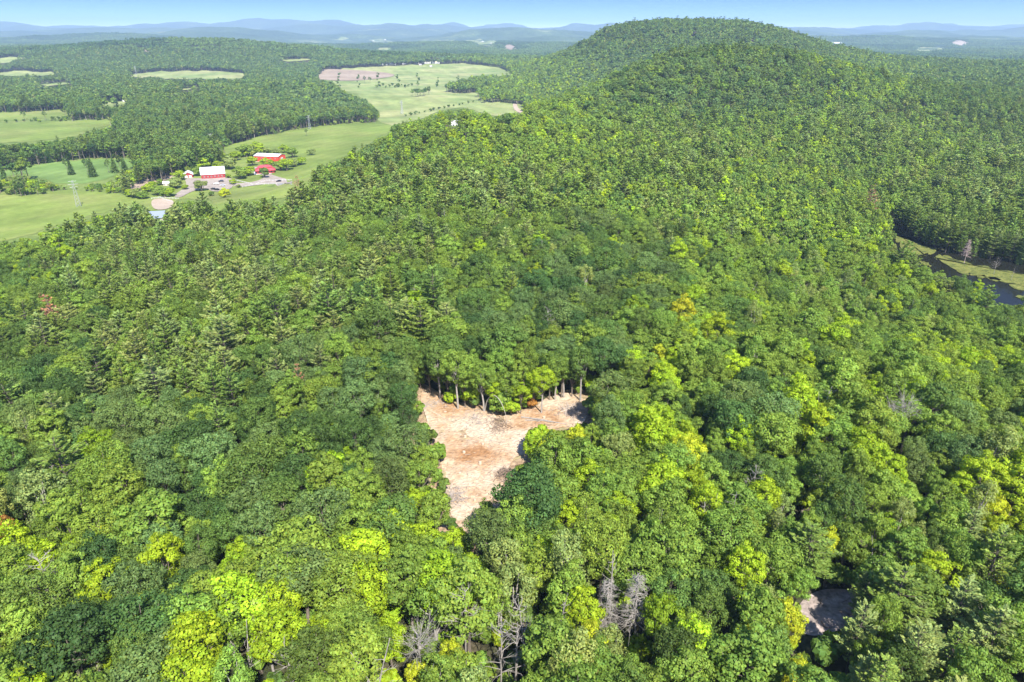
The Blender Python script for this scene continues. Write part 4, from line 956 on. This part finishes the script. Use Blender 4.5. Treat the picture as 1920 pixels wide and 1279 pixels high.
def gable(name, px, py, L, W, eave, ridge, rz, wm, rm, label, cat="building", gambrel=False, doors=(), wins=(), sides=(), base=True, rmat2=None):
    h_ = hit(px, py); e = empty(name, (h_[0], h_[1], h_[2]), rz); tag(e, label, cat)
    prof = [(-W/2, eave), (-W*.3, eave+(ridge-eave)*.68), (0, ridge), (W*.3, eave+(ridge-eave)*.68), (W/2, eave)] if gambrel else [(-W/2, eave), (0, ridge), (W/2, eave)]
    m = MB(); n_ = len(prof); V = [(-L/2, -W/2, -1.5)]+[(-L/2, a, b) for a, b in prof]+[(-L/2, W/2, -1.5)]; V += [(L/2, b, c) for a, b, c in V]; k = n_+2
    m.add(V, [tuple(range(k))[::-1], tuple(range(k, 2*k)), (0, 1, k+1, k), (n_, n_+1, k+n_+1, k+n_)]); obj("wall", m.me(name+"_wall", wm), e)
    m = MB(); ov = .45; t = .18
    for i in range(n_-1):
        (a0, b0), (a1, b1) = prof[i], prof[i+1]; d = np.array([a1-a0, b1-b0]); d /= np.linalg.norm(d); nn_ = np.array([-d[1], d[0]])
        p0 = np.array([a0, b0]) - (d*ov if i == 0 else 0); p1 = np.array([a1, b1]) + (d*ov if i == n_-2 else 0)
        q = [p0+nn_*.03, p1+nn_*.03, p1+nn_*t, p0+nn_*t]
        m.add([(-L/2-ov, c[0], c[1]) for c in q]+[(L/2+ov, c[0], c[1]) for c in q], [(0, 1, 2, 3), (7, 6, 5, 4), (0, 4, 5, 1), (1, 5, 6, 2), (2, 6, 7, 3), (3, 7, 4, 0)])
    obj("roof", m.me(name+"_roof", rm), e)
    if base: m = MB(); m.box(-L/2-.05, L/2+.05, -W/2-.05, W/2+.05, -1.5, .5); obj("foundation", m.me(name+"_foundation", CONC), e)
    for (x, wd, hh) in doors: m = MB(); m.box(x-wd/2, x+wd/2, -W/2-.12, -W/2+.02, 0.1, hh); obj("door", m.me("door", WTRIM), e)
    for (x, z0, wd, hh) in wins:
        m = MB(); m.box(x-wd/2, x+wd/2, -W/2-.10, -W/2+.02, z0, z0+hh); f = obj("window", m.me("window", WTRIM), e)
        m = MB(); m.box(x-wd/2+.12, x+wd/2-.12, -W/2-.13, -W/2-.09, z0+.12, z0+hh-.12); obj("pane", m.me("pane", GLASS), f)
    for (sx, y, z0, wd, hh, mt) in sides:
        m = MB(); X = sx*L/2; m.box(min(X-sx*.02, X+sx*.12), max(X-sx*.02, X+sx*.12), y-wd/2, y+wd/2, z0, z0+hh); obj("door" if z0 < .3 else "window", m.me("side_door", mt), e)
    return e
gable("barn", 401, 333, 20, 12, 4.4, 9.6, R(20), RED, WROOF, "red gambrel barn with long white roof in the middle of the farm", "barn", True, doors=(), wins=[(x, 1.6, 1.0, 1.1) for x in (-7.5, -4.5, -1.5, 1.5, 4.5, 7.5)],
      sides=((1, 0, .1, 4, 3.8, WTRIM), (1, 0, 5.6, 1.4, 1.4, WTRIM)))
gable("stable", 354, 332, 11, 8, 3.0, 5.2, R(112), RED, WROOF, "small red stable with white roof left of the gambrel barn", "stable", sides=((-1, -1.6, .1, 2.4, 2.4, WTRIM), (-1, 1.8, .1, 2.4, 2.4, WTRIM)))
gable("arena_barn", 507, 302, 27, 15, 6.0, 7.6, R(-12), REDB, WROOF, "bright red riding barn with low white roof, upper of the farm buildings", "barn", wins=[(x, 3.4, 1.6, 1.0) for x in (-10, -5, 0, 5, 10)], sides=((1, 0, .1, 4.2, 4.2, WTRIM), (-1, 0, .1, 4.2, 4.2, WTRIM)))
gable("garden_shed", 313, 348, 5, 4, 2.3, 3.6, R(15), CREAM, WROOF, "tiny white shed among the round bushes left of the yard", "shed", doors=((0, 1, 2),))
gable("metal_shed", 294, 420, 12, 10, 5.0, 8.0, R(14), CREAM, BROOF, "building with a blue-grey roof behind the pines below the sand arena", "building", wins=[(-3, 1.4, 1.2, 1.2), (3, 1.4, 1.2, 1.2)])
gable("hilltop_house", 851, 237, 12, 10, 4.6, 8.2, R(10), WTRIM, GROOF, "pale grey roofed house on top of the wooded knoll", "house", wins=[(-4, 1.2, 1.4, 1.6), (-1, 1.2, 2.4, 2), (4, 1.2, 1.4, 1.6), (-4, 4, 1.2, 1.3), (4, 4, 1.2, 1.3)], doors=((1.9, 1.1, 2.2),))
gable("garage", 822, 238, 9, 6, 3.4, 5.4, R(5), WTRIM, GROOF, "small grey roofed garage left of the knoll house", "garage", doors=((-2, 2.6, 2.3), (2, 2.6, 2.3)))
# the red pavilion: stacked hipped roofs
h_ = hit(498, 324); e = empty("pavilion", tuple(h_), R(20)); tag(e, "red pavilion with stacked hipped roofs beside the farm lane", "pavilion")
def frus(x0, y0, z0, x1, y1, z1):
    m = MB(); return m.add([(-x0,-y0,z0),(x0,-y0,z0),(x0,y0,z0),(-x0,y0,z0),(-x1,-y1,z1),(x1,-y1,z1),(x1,y1,z1),(-x1,y1,z1)], [(0,3,2,1),(4,5,6,7),(0,1,5,4),(1,2,6,5),(2,3,7,6),(3,0,4,7)])
obj("terrace", frus(10.5, 7.5, -1.5, 10.5, 7.5, .35).me("terrace", WTRIM), e); obj("wall", frus(8, 5.4, .3, 8, 5.4, 3.2).me("pav_wall", RED), e)
obj("roof", frus(9.4, 6.6, 3.0, 6.4, 3.6, 5.0).me("pav_roof", RROOF), e); obj("clerestory", frus(5.9, 3.2, 4.9, 5.9, 3.2, 5.7).me("clerestory", REDB), e); obj("upper_roof", frus(6.6, 3.9, 5.65, 3.4, .4, 7.4).me("pav_top", RROOF), e)
for x in (-5.4, -1.8, 1.8, 5.4): m = MB(); m.box(x-.7, x+.7, -5.5, -5.38, 1.1, 2.6); obj("window", m.me("window", GLASS), e)
# far buildings
FB = [("barn",716,122,11,.6,"blue-grey roofed barn at the left end of the far farmstead",BROOF),("barn",736,122,13,.5,"long white shed in the middle of the far farmstead",WROOF),("shed",726,123,4,.6,"low white shed between the two far barns",WROOF),("shed",757,121.5,6,.4,"small white shed right of the far barns",WROOF),
 ("house",783,120,5,.7,"far white farmhouse left of the greenhouse",WROOF),("house",788,123,5,.7,"far low farmhouse in front of the greenhouse",GROOF),("greenhouse",808,119,32,.16,"long pale yellow greenhouse beyond the wide grassland",YEL),("shed",808,126,4,.7,"lone white shed below the far greenhouse",WROOF),
 ("house",254,190,6,.9,"house with a pale blue roof in the valley wood",CYAN),("house",235,191,7,.6,"white house beside the pale blue roof",WROOF),("house",278,188,4,.8,"small white house right of the pale blue roof",WROOF),
 ("house",224,80,6,.9,"lone white building on a far hillside at the left",WROOF),("house",480,139,3,.8,"tiny white house by the ploughed field",WROOF),("barn",1003,92,9,.5,"white sheds of the distant plant left of the hill",WROOF),("barn",986,93,6,.5,"second white shed of the distant plant",WROOF),("barn",1017,92,7,.5,"third white shed of the distant plant",WROOF),
 ("barn",1570,82,16,.2,"long white building at the foot of the far hill's right side",WROOF),("barn",1639,76,4,.6,"first white roof in the far right town",WROOF),("barn",1655,77,6,.4,"second white roof in the far right town",WROOF),("barn",1673,79,6,.5,"third white roof in the far right town",WROOF),("barn",1858,84,5,.5,"lone white roof at the far right",WROOF),
 ("house",700,78,4,.6,"white house in the far left village fields",WROOF),("house",722,76,4,.6,"second white house in the far village fields",WROOF),("house",905,79,4,.6,"white house in the distant village",WROOF),("house",921,82,4,.6,"grey house in the distant village",GROOF),("house",945,83,3,.6,"small house at the right of the distant village",WROOF)]
for nm_, px_, py_, w_, ar_, lab_, rm_ in FB:
    h_ = hit(px_, py_)
    if h_ is None: continue
    d_ = project(*h_)[2]; L_ = w_*d_/FPX; W_ = min(max(6, L_*ar_), 26); ev = max(3.2, min(W_*.4, 9))
    gable(nm_, px_, py_, L_, W_, ev, ev+W_*.28, R(12), CREAM if w_ < 7 else WTRIM, rm_, lab_, nm_, base=False)

# ------------------------------------------------------------------ farm trees, hedges
FTR = [(610,330,50),(710,380,60),(520,430,60),(480,500,70),(430,590,60),(300,580,60),(200,550,50),(100,600,60),(40,600,50),(330,490,40),(580,540,35),(740,530,65),(760,300,70),(850,280,60),(900,320,50),(1020,300,80),(1080,230,60),(1180,180,70),(1290,160,80),(1380,180,50),
 (1250,285,55),(1120,400,75),(1215,380,60),(1370,420,42),(1380,290,50),(1520,330,60),(1590,320,70),(1660,300,50),(1740,280,50),(1650,200,60),(1560,160,50),(1840,190,40),(1050,490,35),(970,600,60),(840,605,30),(1110,530,22),(950,220,30),(360,350,50),(260,370,50),(180,390,50),(80,430,40),
 (640,230,60),(500,220,60),(700,210,60),(1010,430,25),(380,600,55),(250,520,50),(1500,200,50),(1440,300,40),(160,620,50),(800,230,50),(560,290,50)]
WH = ["left of the stable", "by the yard", "behind the barns", "beside the pavilion", "near the bright red barn"]
for i, (cx_, cy_, rr_) in enumerate(FTR):
    px_, py_ = 240+cx_*.1875, 250+cy_*.1875; rp = rr_*.1875; h_ = hit(px_, py_+rp*.75); d_ = project(*h_)[2]; R_ = rp*d_/FPX; q = np.random.default_rng(900+i)
    tn = 'yellow' if (cx_, cy_) == (970, 600) else ('dark' if (cx_, cy_) in ((840, 605), (1370, 420)) else ['lime', 'mid', 'lime', 'pale'][i % 4]); e = empty("round_tree", tuple(h_-np.array([0, 0, .2])), q.uniform(0, 6.28))
    p = PRO['shrub'][0][i % 3]; k_ = R_/2.0; e.scale = (k_*1.3, k_*1.25, k_*(.85 if rr_ != 42 else 1.35)); c = obj("crown", p['c'], e); c['tint'] = [float(v)*.95 for v in tint(tn, q, .5)]; obj("trunk", p['t'], e)
    sz_ = "small" if rr_ < 46 else ("big" if rr_ > 62 else "middling"); dx = "left" if cx_ < 300 else "far left" if cx_ < 60 else "centre-left" if cx_ < 620 else "centre" if cx_ < 1050 else "centre-right" if cx_ < 1450 else "right"
    dy = "behind the barns" if cy_ < 260 else ("level with the barns" if cy_ < 460 else "in front of the yard")
    tag(e, f"{sz_} {TW[tn]} round tree at the farm's {dx}, {dy}", "tree", "round trees about the farm")
HS = [(12,230),(30,229),(45,228),(58,228),(68,227),(100,225),(110,224),(120,224)] + [(760+i*9+(i % 3), 219-i*1.9) for i in range(15)] + [(600+((i*37) % 260), 140+((i*23) % 26)) for i in range(34)] + [(706+i*6, 165-(i % 3)*2) for i in range(12)]
for i, (px_, py_) in enumerate(HS):
    h_ = hit(px_, py_); q = np.random.default_rng(i); d_ = h_[1]; k_ = q.uniform(.8, 1.6)*(1.5 if d_ > 1700 else 1)
    e = empty("shrub", tuple(h_), q.uniform(0, 6)); e.scale = (k_*1.2, k_*1.2, k_); p = PRO['shrub'][2][i % 3]; c = obj("crown", p['c'], e); c['tint'] = [float(v) for v in tint('dark', q)]
    obj("stem", p['t'], e); w_ = "left hedge between two pale meadows" if i < 8 else ("hedge crossing the valley behind the knoll" if i < 23 else "wide pale grassland in mid valley")
    tag(e, f"small dark shrub in the {w_}", "shrub", "shrubs of the "+w_)
# bigger dark trees out in the fields
for i, (px_, py_, hh) in enumerate([(684,156,20),(694,156,18),(128,327,17),(135,328,15),(166,330,18),(175,332,19),(205,325,15),(216,324,17),(228,325,19),(236,326,17),(46,225,14),(86,226,15),(575,255,10)]):
    h_ = hit(px_, py_); q = np.random.default_rng(i+5); kd = 'spruce' if 1 < i < 10 and i % 2 else 'oak'; e = empty("spruce_tree" if kd == 'spruce' else "broadleaf_tree", tuple(h_), q.uniform(0, 6)); k_ = hh/17
    e.scale = (k_*(1.6 if kd == 'spruce' else (.9 if i < 2 or i > 9 else .62)),)*2+(k_,); p = PRO[kd][1][i % 3]; c = obj("crown", p['c'], e); c['tint'] = [float(v)*.8 for v in tint('dark', q)]; obj("trunk", p['t'], e)
    tag(e, ["left tree of the dark pair on the grassland", "right tree of the dark pair on the grassland"][i] if i < 2 else (f"{'first second third fourth fifth sixth seventh eighth'.split()[i-2]} dark tree from the left before the long green field" if i < 10 else ["lone tree in the left hedge of the pale meadow", "leafy tree at the middle of the left meadow hedge", "round tree beside the sloping hayfield"][i-10]), "tree", "lone trees of the fields")

# ------------------------------------------------------------------ pylons, fences, cars, wood on the clearing
STEEL = plain("galvanised_steel", (0.45, 0.46, 0.47), .5, .3, var=.05)
for px_, py_, hh, lab_ in [(148,388,20,"tall lattice pylon in the nearest left meadow"), (581,243,19,"lattice pylon at the edge of the sloping hayfield"), (399,281,18,"lattice pylon behind the farm trees"), (754,214,22,"lattice pylon on the pale valley grassland"), (256,141,26,"far lattice pylon in front of the dark hill")]:
    h_ = hit(px_, py_); e = empty("power_pylon", tuple(h_), R(30)); tag(e, lab_, "pylon", "pylons of the power line"); w0, w1 = hh*.085, hh*.02; far_ = 1.0 if h_[1] < 1200 else 1.8
    for sx in (-1, 1):
        for sy in (-1, 1): m = MB(); m.tube([(sx*w0, sy*w0, -.5), (sx*w1, sy*w1, hh)], [.10*far_, .07*far_], 4); obj("leg", m.me("pylon_leg", STEEL), e)
    m = MB(); nb = 8
    for i in range(nb):
        a, b = i/nb, (i+1)/nb; wa = w0+(w1-w0)*a; wb = w0+(w1-w0)*b
        for (p, q) in (((-1,-1),(1,-1)), ((1,-1),(1,1)), ((1,1),(-1,1)), ((-1,1),(-1,-1))):
            m.tube([(p[0]*wa, p[1]*wa, hh*a), (q[0]*wb, q[1]*wb, hh*b)], [.045*far_]*2, 3); m.tube([(q[0]*wa, q[1]*wa, hh*a), (p[0]*wb, p[1]*wb, hh*b)], [.045*far_]*2, 3)
    b_ = obj("bracing", m.me("bracing", STEEL), e); tag(b_, kind='stuff')
    for z_, L_ in ((.97, 2.6), (.86, 3.4), (.75, 2.6)):
        m = MB(); m.tube([(-L_, 0, hh*z_), (L_, 0, hh*z_)], [.09*far_]*2, 4); obj("crossarm", m.me("crossarm", STEEL), e)
def fence(pts, lab_):
    w_ = [hit(a, b) for a, b in pts]; e = empty("paddock_fence", tuple(w_[0])); tag(e, lab_, "fence", "white paddock fences"); o0 = w_[0]
    for a, b in zip(w_, w_[1:]):
        n_ = max(1, int(np.linalg.norm(b-a)/3.2))
        for z_ in (.6, 1.15): m = MB(); m.tube([a-o0+[0, 0, z_], b-o0+[0, 0, z_]], [.09, .09], 4); obj("rail", m.me("rail", WTRIM), e)
        for i in range(n_): p = a+(b-a)*i/n_-o0; m = MB(); m.box(p[0]-.09, p[0]+.09, p[1]-.09, p[1]+.09, p[2]-.4, p[2]+1.35); obj("post", m.me("post", WTRIM), e)
fence([(284,374),(298,372),(318,373),(336,374)], "white rail fence along the back of the sand arena"); fence([(300,371),(310,376),(325,380)], "white rail fence crossing the arena corner"); fence([(442,339),(475,347),(500,340),(548,339)], "white rail fence beside the farm lane"); fence([(455,352),(480,347),(520,346),(548,348)], "white rail fence below the farm lane")
CARP = [plain("car_paint_dark_blue", (.03, .04, .07), .25, var=.02), plain("car_paint_silver", (.5, .52, .55), .3, var=.02), plain("car_paint_black", (.015, .015, .017), .25, var=.02), plain("car_paint_white", (.7, .7, .7), .3, var=.02)]; TYRE = plain("tyre_rubber", (.02, .02, .02), .8)
cb = MB(); prof = [(-2.2,.35),(-2.25,.8),(-1.3,.95),(-.7,1.42),(.9,1.45),(1.7,.98),(2.2,.9),(2.25,.35)]; cb.add([(a, -.88, b) for a, b in prof]+[(a, .88, b) for a, b in prof], [tuple(range(8)), tuple(range(15, 7, -1))]+[(i, i+8, (i+1) % 8+8, (i+1) % 8) for i in range(8)])
cg = MB(); cg.add([(-1.2,-.9,.98),(-.68,-.9,1.36),(.85,-.9,1.38),(1.5,-.9,1.0),(-1.2,.9,.98),(-.68,.9,1.36),(.85,.9,1.38),(1.5,.9,1.0)], [(0,1,2,3),(7,6,5,4),(0,4,5,1),(3,2,6,7),(1,5,6,2),(0,3,7,4)])
bms = [cb.me("car_body", m_) for m_ in CARP]; gms = cg.me("car_glass", GLASS); wm_ = MB(); wm_.tube([(0,-.12,0),(0,.12,0)], [.34,.34], 12); wms = wm_.me("wheel", TYRE)
for px_, py_, ci, rz_, lab_ in [(415,342,0,20,"dark blue car parked at the top of the farm yard"), (418,350,1,20,"silver car in the middle of the farm parking lot"), (407,358,2,-20,"black car at the bottom of the farm parking lot"), (400,357,2,-20,"black car left of the lowest parked car"), (406,347,3,20,"white car on the left of the farm parking lot"), (523,342,2,10,"dark car driving along the farm lane")]:
    h_ = hit(px_, py_); e = empty("parked_car", (h_[0], h_[1], h_[2]+.7), R(rz_)); tag(e, lab_, "car", "cars at the farm"); obj("body", bms[ci], e); obj("windows", gms, e)
    for sx in (-1.35, 1.4):
        for sy in (-.8, .8): obj("wheel", wms, e, (sx, sy, .34))
# on the clearing
def cpt(px, py, dz=0): h = hit(px, py); h[2] += dz; return h
FRESH = plain("fresh_pale_wood", (0.52, 0.42, 0.31), .85, var=.2); BRUSH = plain("brown_brush", (0.20, 0.145, 0.105), .9, var=.3); GREYW = plain("grey_brush", (0.36, 0.31, 0.27), .9, var=.25)
def log(a, b, r0, r1, lab_, mt=DEADW, name="fallen_log"):
    a = cpt(*a, .35); b = cpt(*b, .35); m = MB(); mid = (a+b)/2; m.tube([a-a, mid-a+[0, .2, .1], b-a], [r0, (r0+r1)/2, r1], 8); e = obj(name, m.me(name, mt), None, tuple(a)); tag(e, lab_, "log", "logs on the clearing")
log((977,784), (1062,798), .20, .11, "long pale fallen log across the clearing's right arm"); log((985,790), (1040,794), .14, .08, "thinner fallen log just below the long one"); log((848,935), (846,905), .12, .06, "pale pole lying on the left of the clearing's neck", FRESH)
log((842,925), (856,898), .10, .05, "second pale pole crossing on the left of the clearing's neck", FRESH); log((1050,775), (1085,764), .12, .07, "log on the brush heap in the shaded right corner", FRESH); log((925,905), (948,882), .12, .07, "broken trunk in the brush heap by the clearing's neck", BRUSH); log((812,775), (835,788), .11, .06, "short log on the clearing's upper left", FRESH)
a = cpt(909, 772); b = cpt(951, 796); pts = []
for i in range(15):
    t = i/14; p = a*(1-t)+b*t; arc = 6.4*math.sin(min(1, t*1.0)*math.pi)**.55 if 0 < t < 1 else 0; pts.append(p-a+np.array([0, 0, arc]))
m = MB(); m.tube(pts, [.13-.07*i/14 for i in range(15)], 6); e = obj("bent_tree", m.me("bent_tree", BARKL), None, tuple(a)); tag(e, "bare trunk bent over into an arch at the clearing's back", "bent tree")
def sticks(cx_, cy_, rad, n_, hh, L_, mt, lab_, seed, name="brush_pile"):
    q = np.random.default_rng(seed); c = cpt(cx_, cy_); m = MB()
    for i in range(n_):
        rr_ = rad*q.random()**.6; t_ = q.uniform(0, 6.28); dx, dy = rr_*math.cos(t_), rr_*math.sin(t_); z = float(H(c[0]+dx, c[1]+dy))-c[2]+.15+hh*max(0, 1-rr_/rad)*q.uniform(.2, 1)
        p = np.array([dx, dy, z]); d = np.append(q.normal(0, 1, 2), q.normal(0, .28)); d = d/np.linalg.norm(d)*L_*q.uniform(.3, 1); m.tube([p-d/2, p+q.normal(0, .08, 3)*L_*.5, p+d/2], [.06, .04, .015], 3)
    e = empty(name, tuple(c)); o_ = obj("sticks", m.me(name, mt), e); tag(o_, kind='stuff'); tag(e, lab_, "brush pile", "brush piles on the clearing"); return e
sticks(950, 893, 3.0, 200, 1.8, 2.6, BRUSH, "dark brown brush heap on the right of the clearing's neck", 1); sticks(846, 935, 3.6, 240, .9, 2.6, GREYW, "grey brush scattered along the left of the clearing's neck", 2); sticks(1075, 772, 4.5, 260, 1.0, 3.0, GREYW, "grey brush heap in the shaded right corner of the clearing", 3)
sticks(893, 787, 5, 170, .7, 2.2, GREYW, "twiggy grey heap along the clearing's back", 4); sticks(935, 800, 4, 200, .7, 2.2, BRUSH, "brown twiggy heap below the bent arch", 5); sticks(885, 1008, 2.6, 160, .8, 2.4, GREYW, "grey brush at the clearing's bottom tip", 6); sticks(812, 760, 4, 130, .5, 2.2, GREYW, "thin brush on the clearing's upper left", 7)
q = np.random.default_rng(12); CWp = np.array(CLEARW); lo, hi = CWp.min(0)-3, CWp.max(0)+3; P = q.uniform(lo, hi, (7000, 2)); P = P[pip(P[:, 0], P[:, 1], CWp)]; P = P[q.random(len(P)) < np.clip(fbm(P[:, 0]/7, P[:, 1]/7, 4, 3)*1.5-.5, .05, .8)]
hz_ = H(P[:, 0], P[:, 1])+.12+np.clip((fbm(P[:, 0]/3, P[:, 1]/3, 5, 3)-0.35)*0.9, 0, 1)+.06; V = []; F = []
for (a, b), c in zip(P, hz_):
    t_ = q.uniform(0, 3.14); L_ = q.uniform(.15, .9); w_ = q.uniform(.025, .07); dx, dy = math.cos(t_)*L_, math.sin(t_)*L_; k_ = len(V); up = q.normal(0, .12)*L_
    V += [(a-dx, b-dy, c-up), (a+dx, b+dy, c+up), (a+dx-dy*w_/L_, b+dy+dx*w_/L_, c+.04+up), (a-dx-dy*w_/L_, b-dy+dx*w_/L_, c+.04-up), (a, b, c+.11)]; F += [(k_, k_+1, k_+4), (k_+1, k_+2, k_+4), (k_+2, k_+3, k_+4), (k_+3, k_, k_+4)]
mi_ = np.repeat(q.integers(0, 3, len(P)), 4); o_ = obj("wood_debris", mesh_data("wood_debris", V, F, [GREYW, FRESH, FRESH], mi=mi_)); tag(o_, "chips, sticks and bark strewn over the dirt clearing", kind='stuff')
for i, (px_, py_) in enumerate([(846,800),(872,820),(905,835),(930,818),(870,850),(900,870),(880,910),(862,890),(960,825),(835,775),(1020,785),(890,940)]):
    c = cpt(px_, py_, .1); m = MB(); q = np.random.default_rng(i); r0 = q.uniform(.22, .34); m.tube([(0, 0, -.2), (0, 0, .15), (.03, 0, .45)], [r0*1.4, r0*1.05, r0], 9); e = obj("tree_stump", m.me("tree_stump", FRESH), None, tuple(c)); tag(e, f"{['low','cut','pale','worn'][i%4]} stump on the clearing's {['upper left','left','middle','middle','left','neck','neck','left neck','right','upper left corner','right arm','lower neck'][i]}", "stump", "stumps on the clearing")
# boulders on the ledge
for i in range(14):
    q = np.random.default_rng(70+i); px_ = q.uniform(1512, 1596); py_ = q.uniform(1122, 1174); c = cpt(px_, py_); d = unit(q.normal(size=(14, 3)))*q.uniform(.7, 1.1, (14, 1))*q.uniform(.5, 1.5)*np.array([1.2, 1, .6])
    import bmesh; bm = bmesh.new(); [bm.verts.new(v) for v in d]; bmesh.ops.convex_hull(bm, input=bm.verts); me = bpy.data.meshes.new("boulder"); bm.to_mesh(me); bm.free(); me.materials.append(ROCK)
    o_ = obj("boulder", me, None, tuple(c)); tag(o_, f"{'big' if d[:,0].max() > 1.1 else 'small'} pinkish grey boulder on the {'upper' if py_ < 1148 else 'lower'} {'left' if px_ < 1540 else ('middle' if px_ < 1570 else 'right')} of the rock ledge", "boulder", "boulders of the rock ledge")

print("INFO trees", {k: v for k, v in cnt.items()}, len(T1.x), len(T2.x), len(T3.x), "gz", gzmin, gzmax)
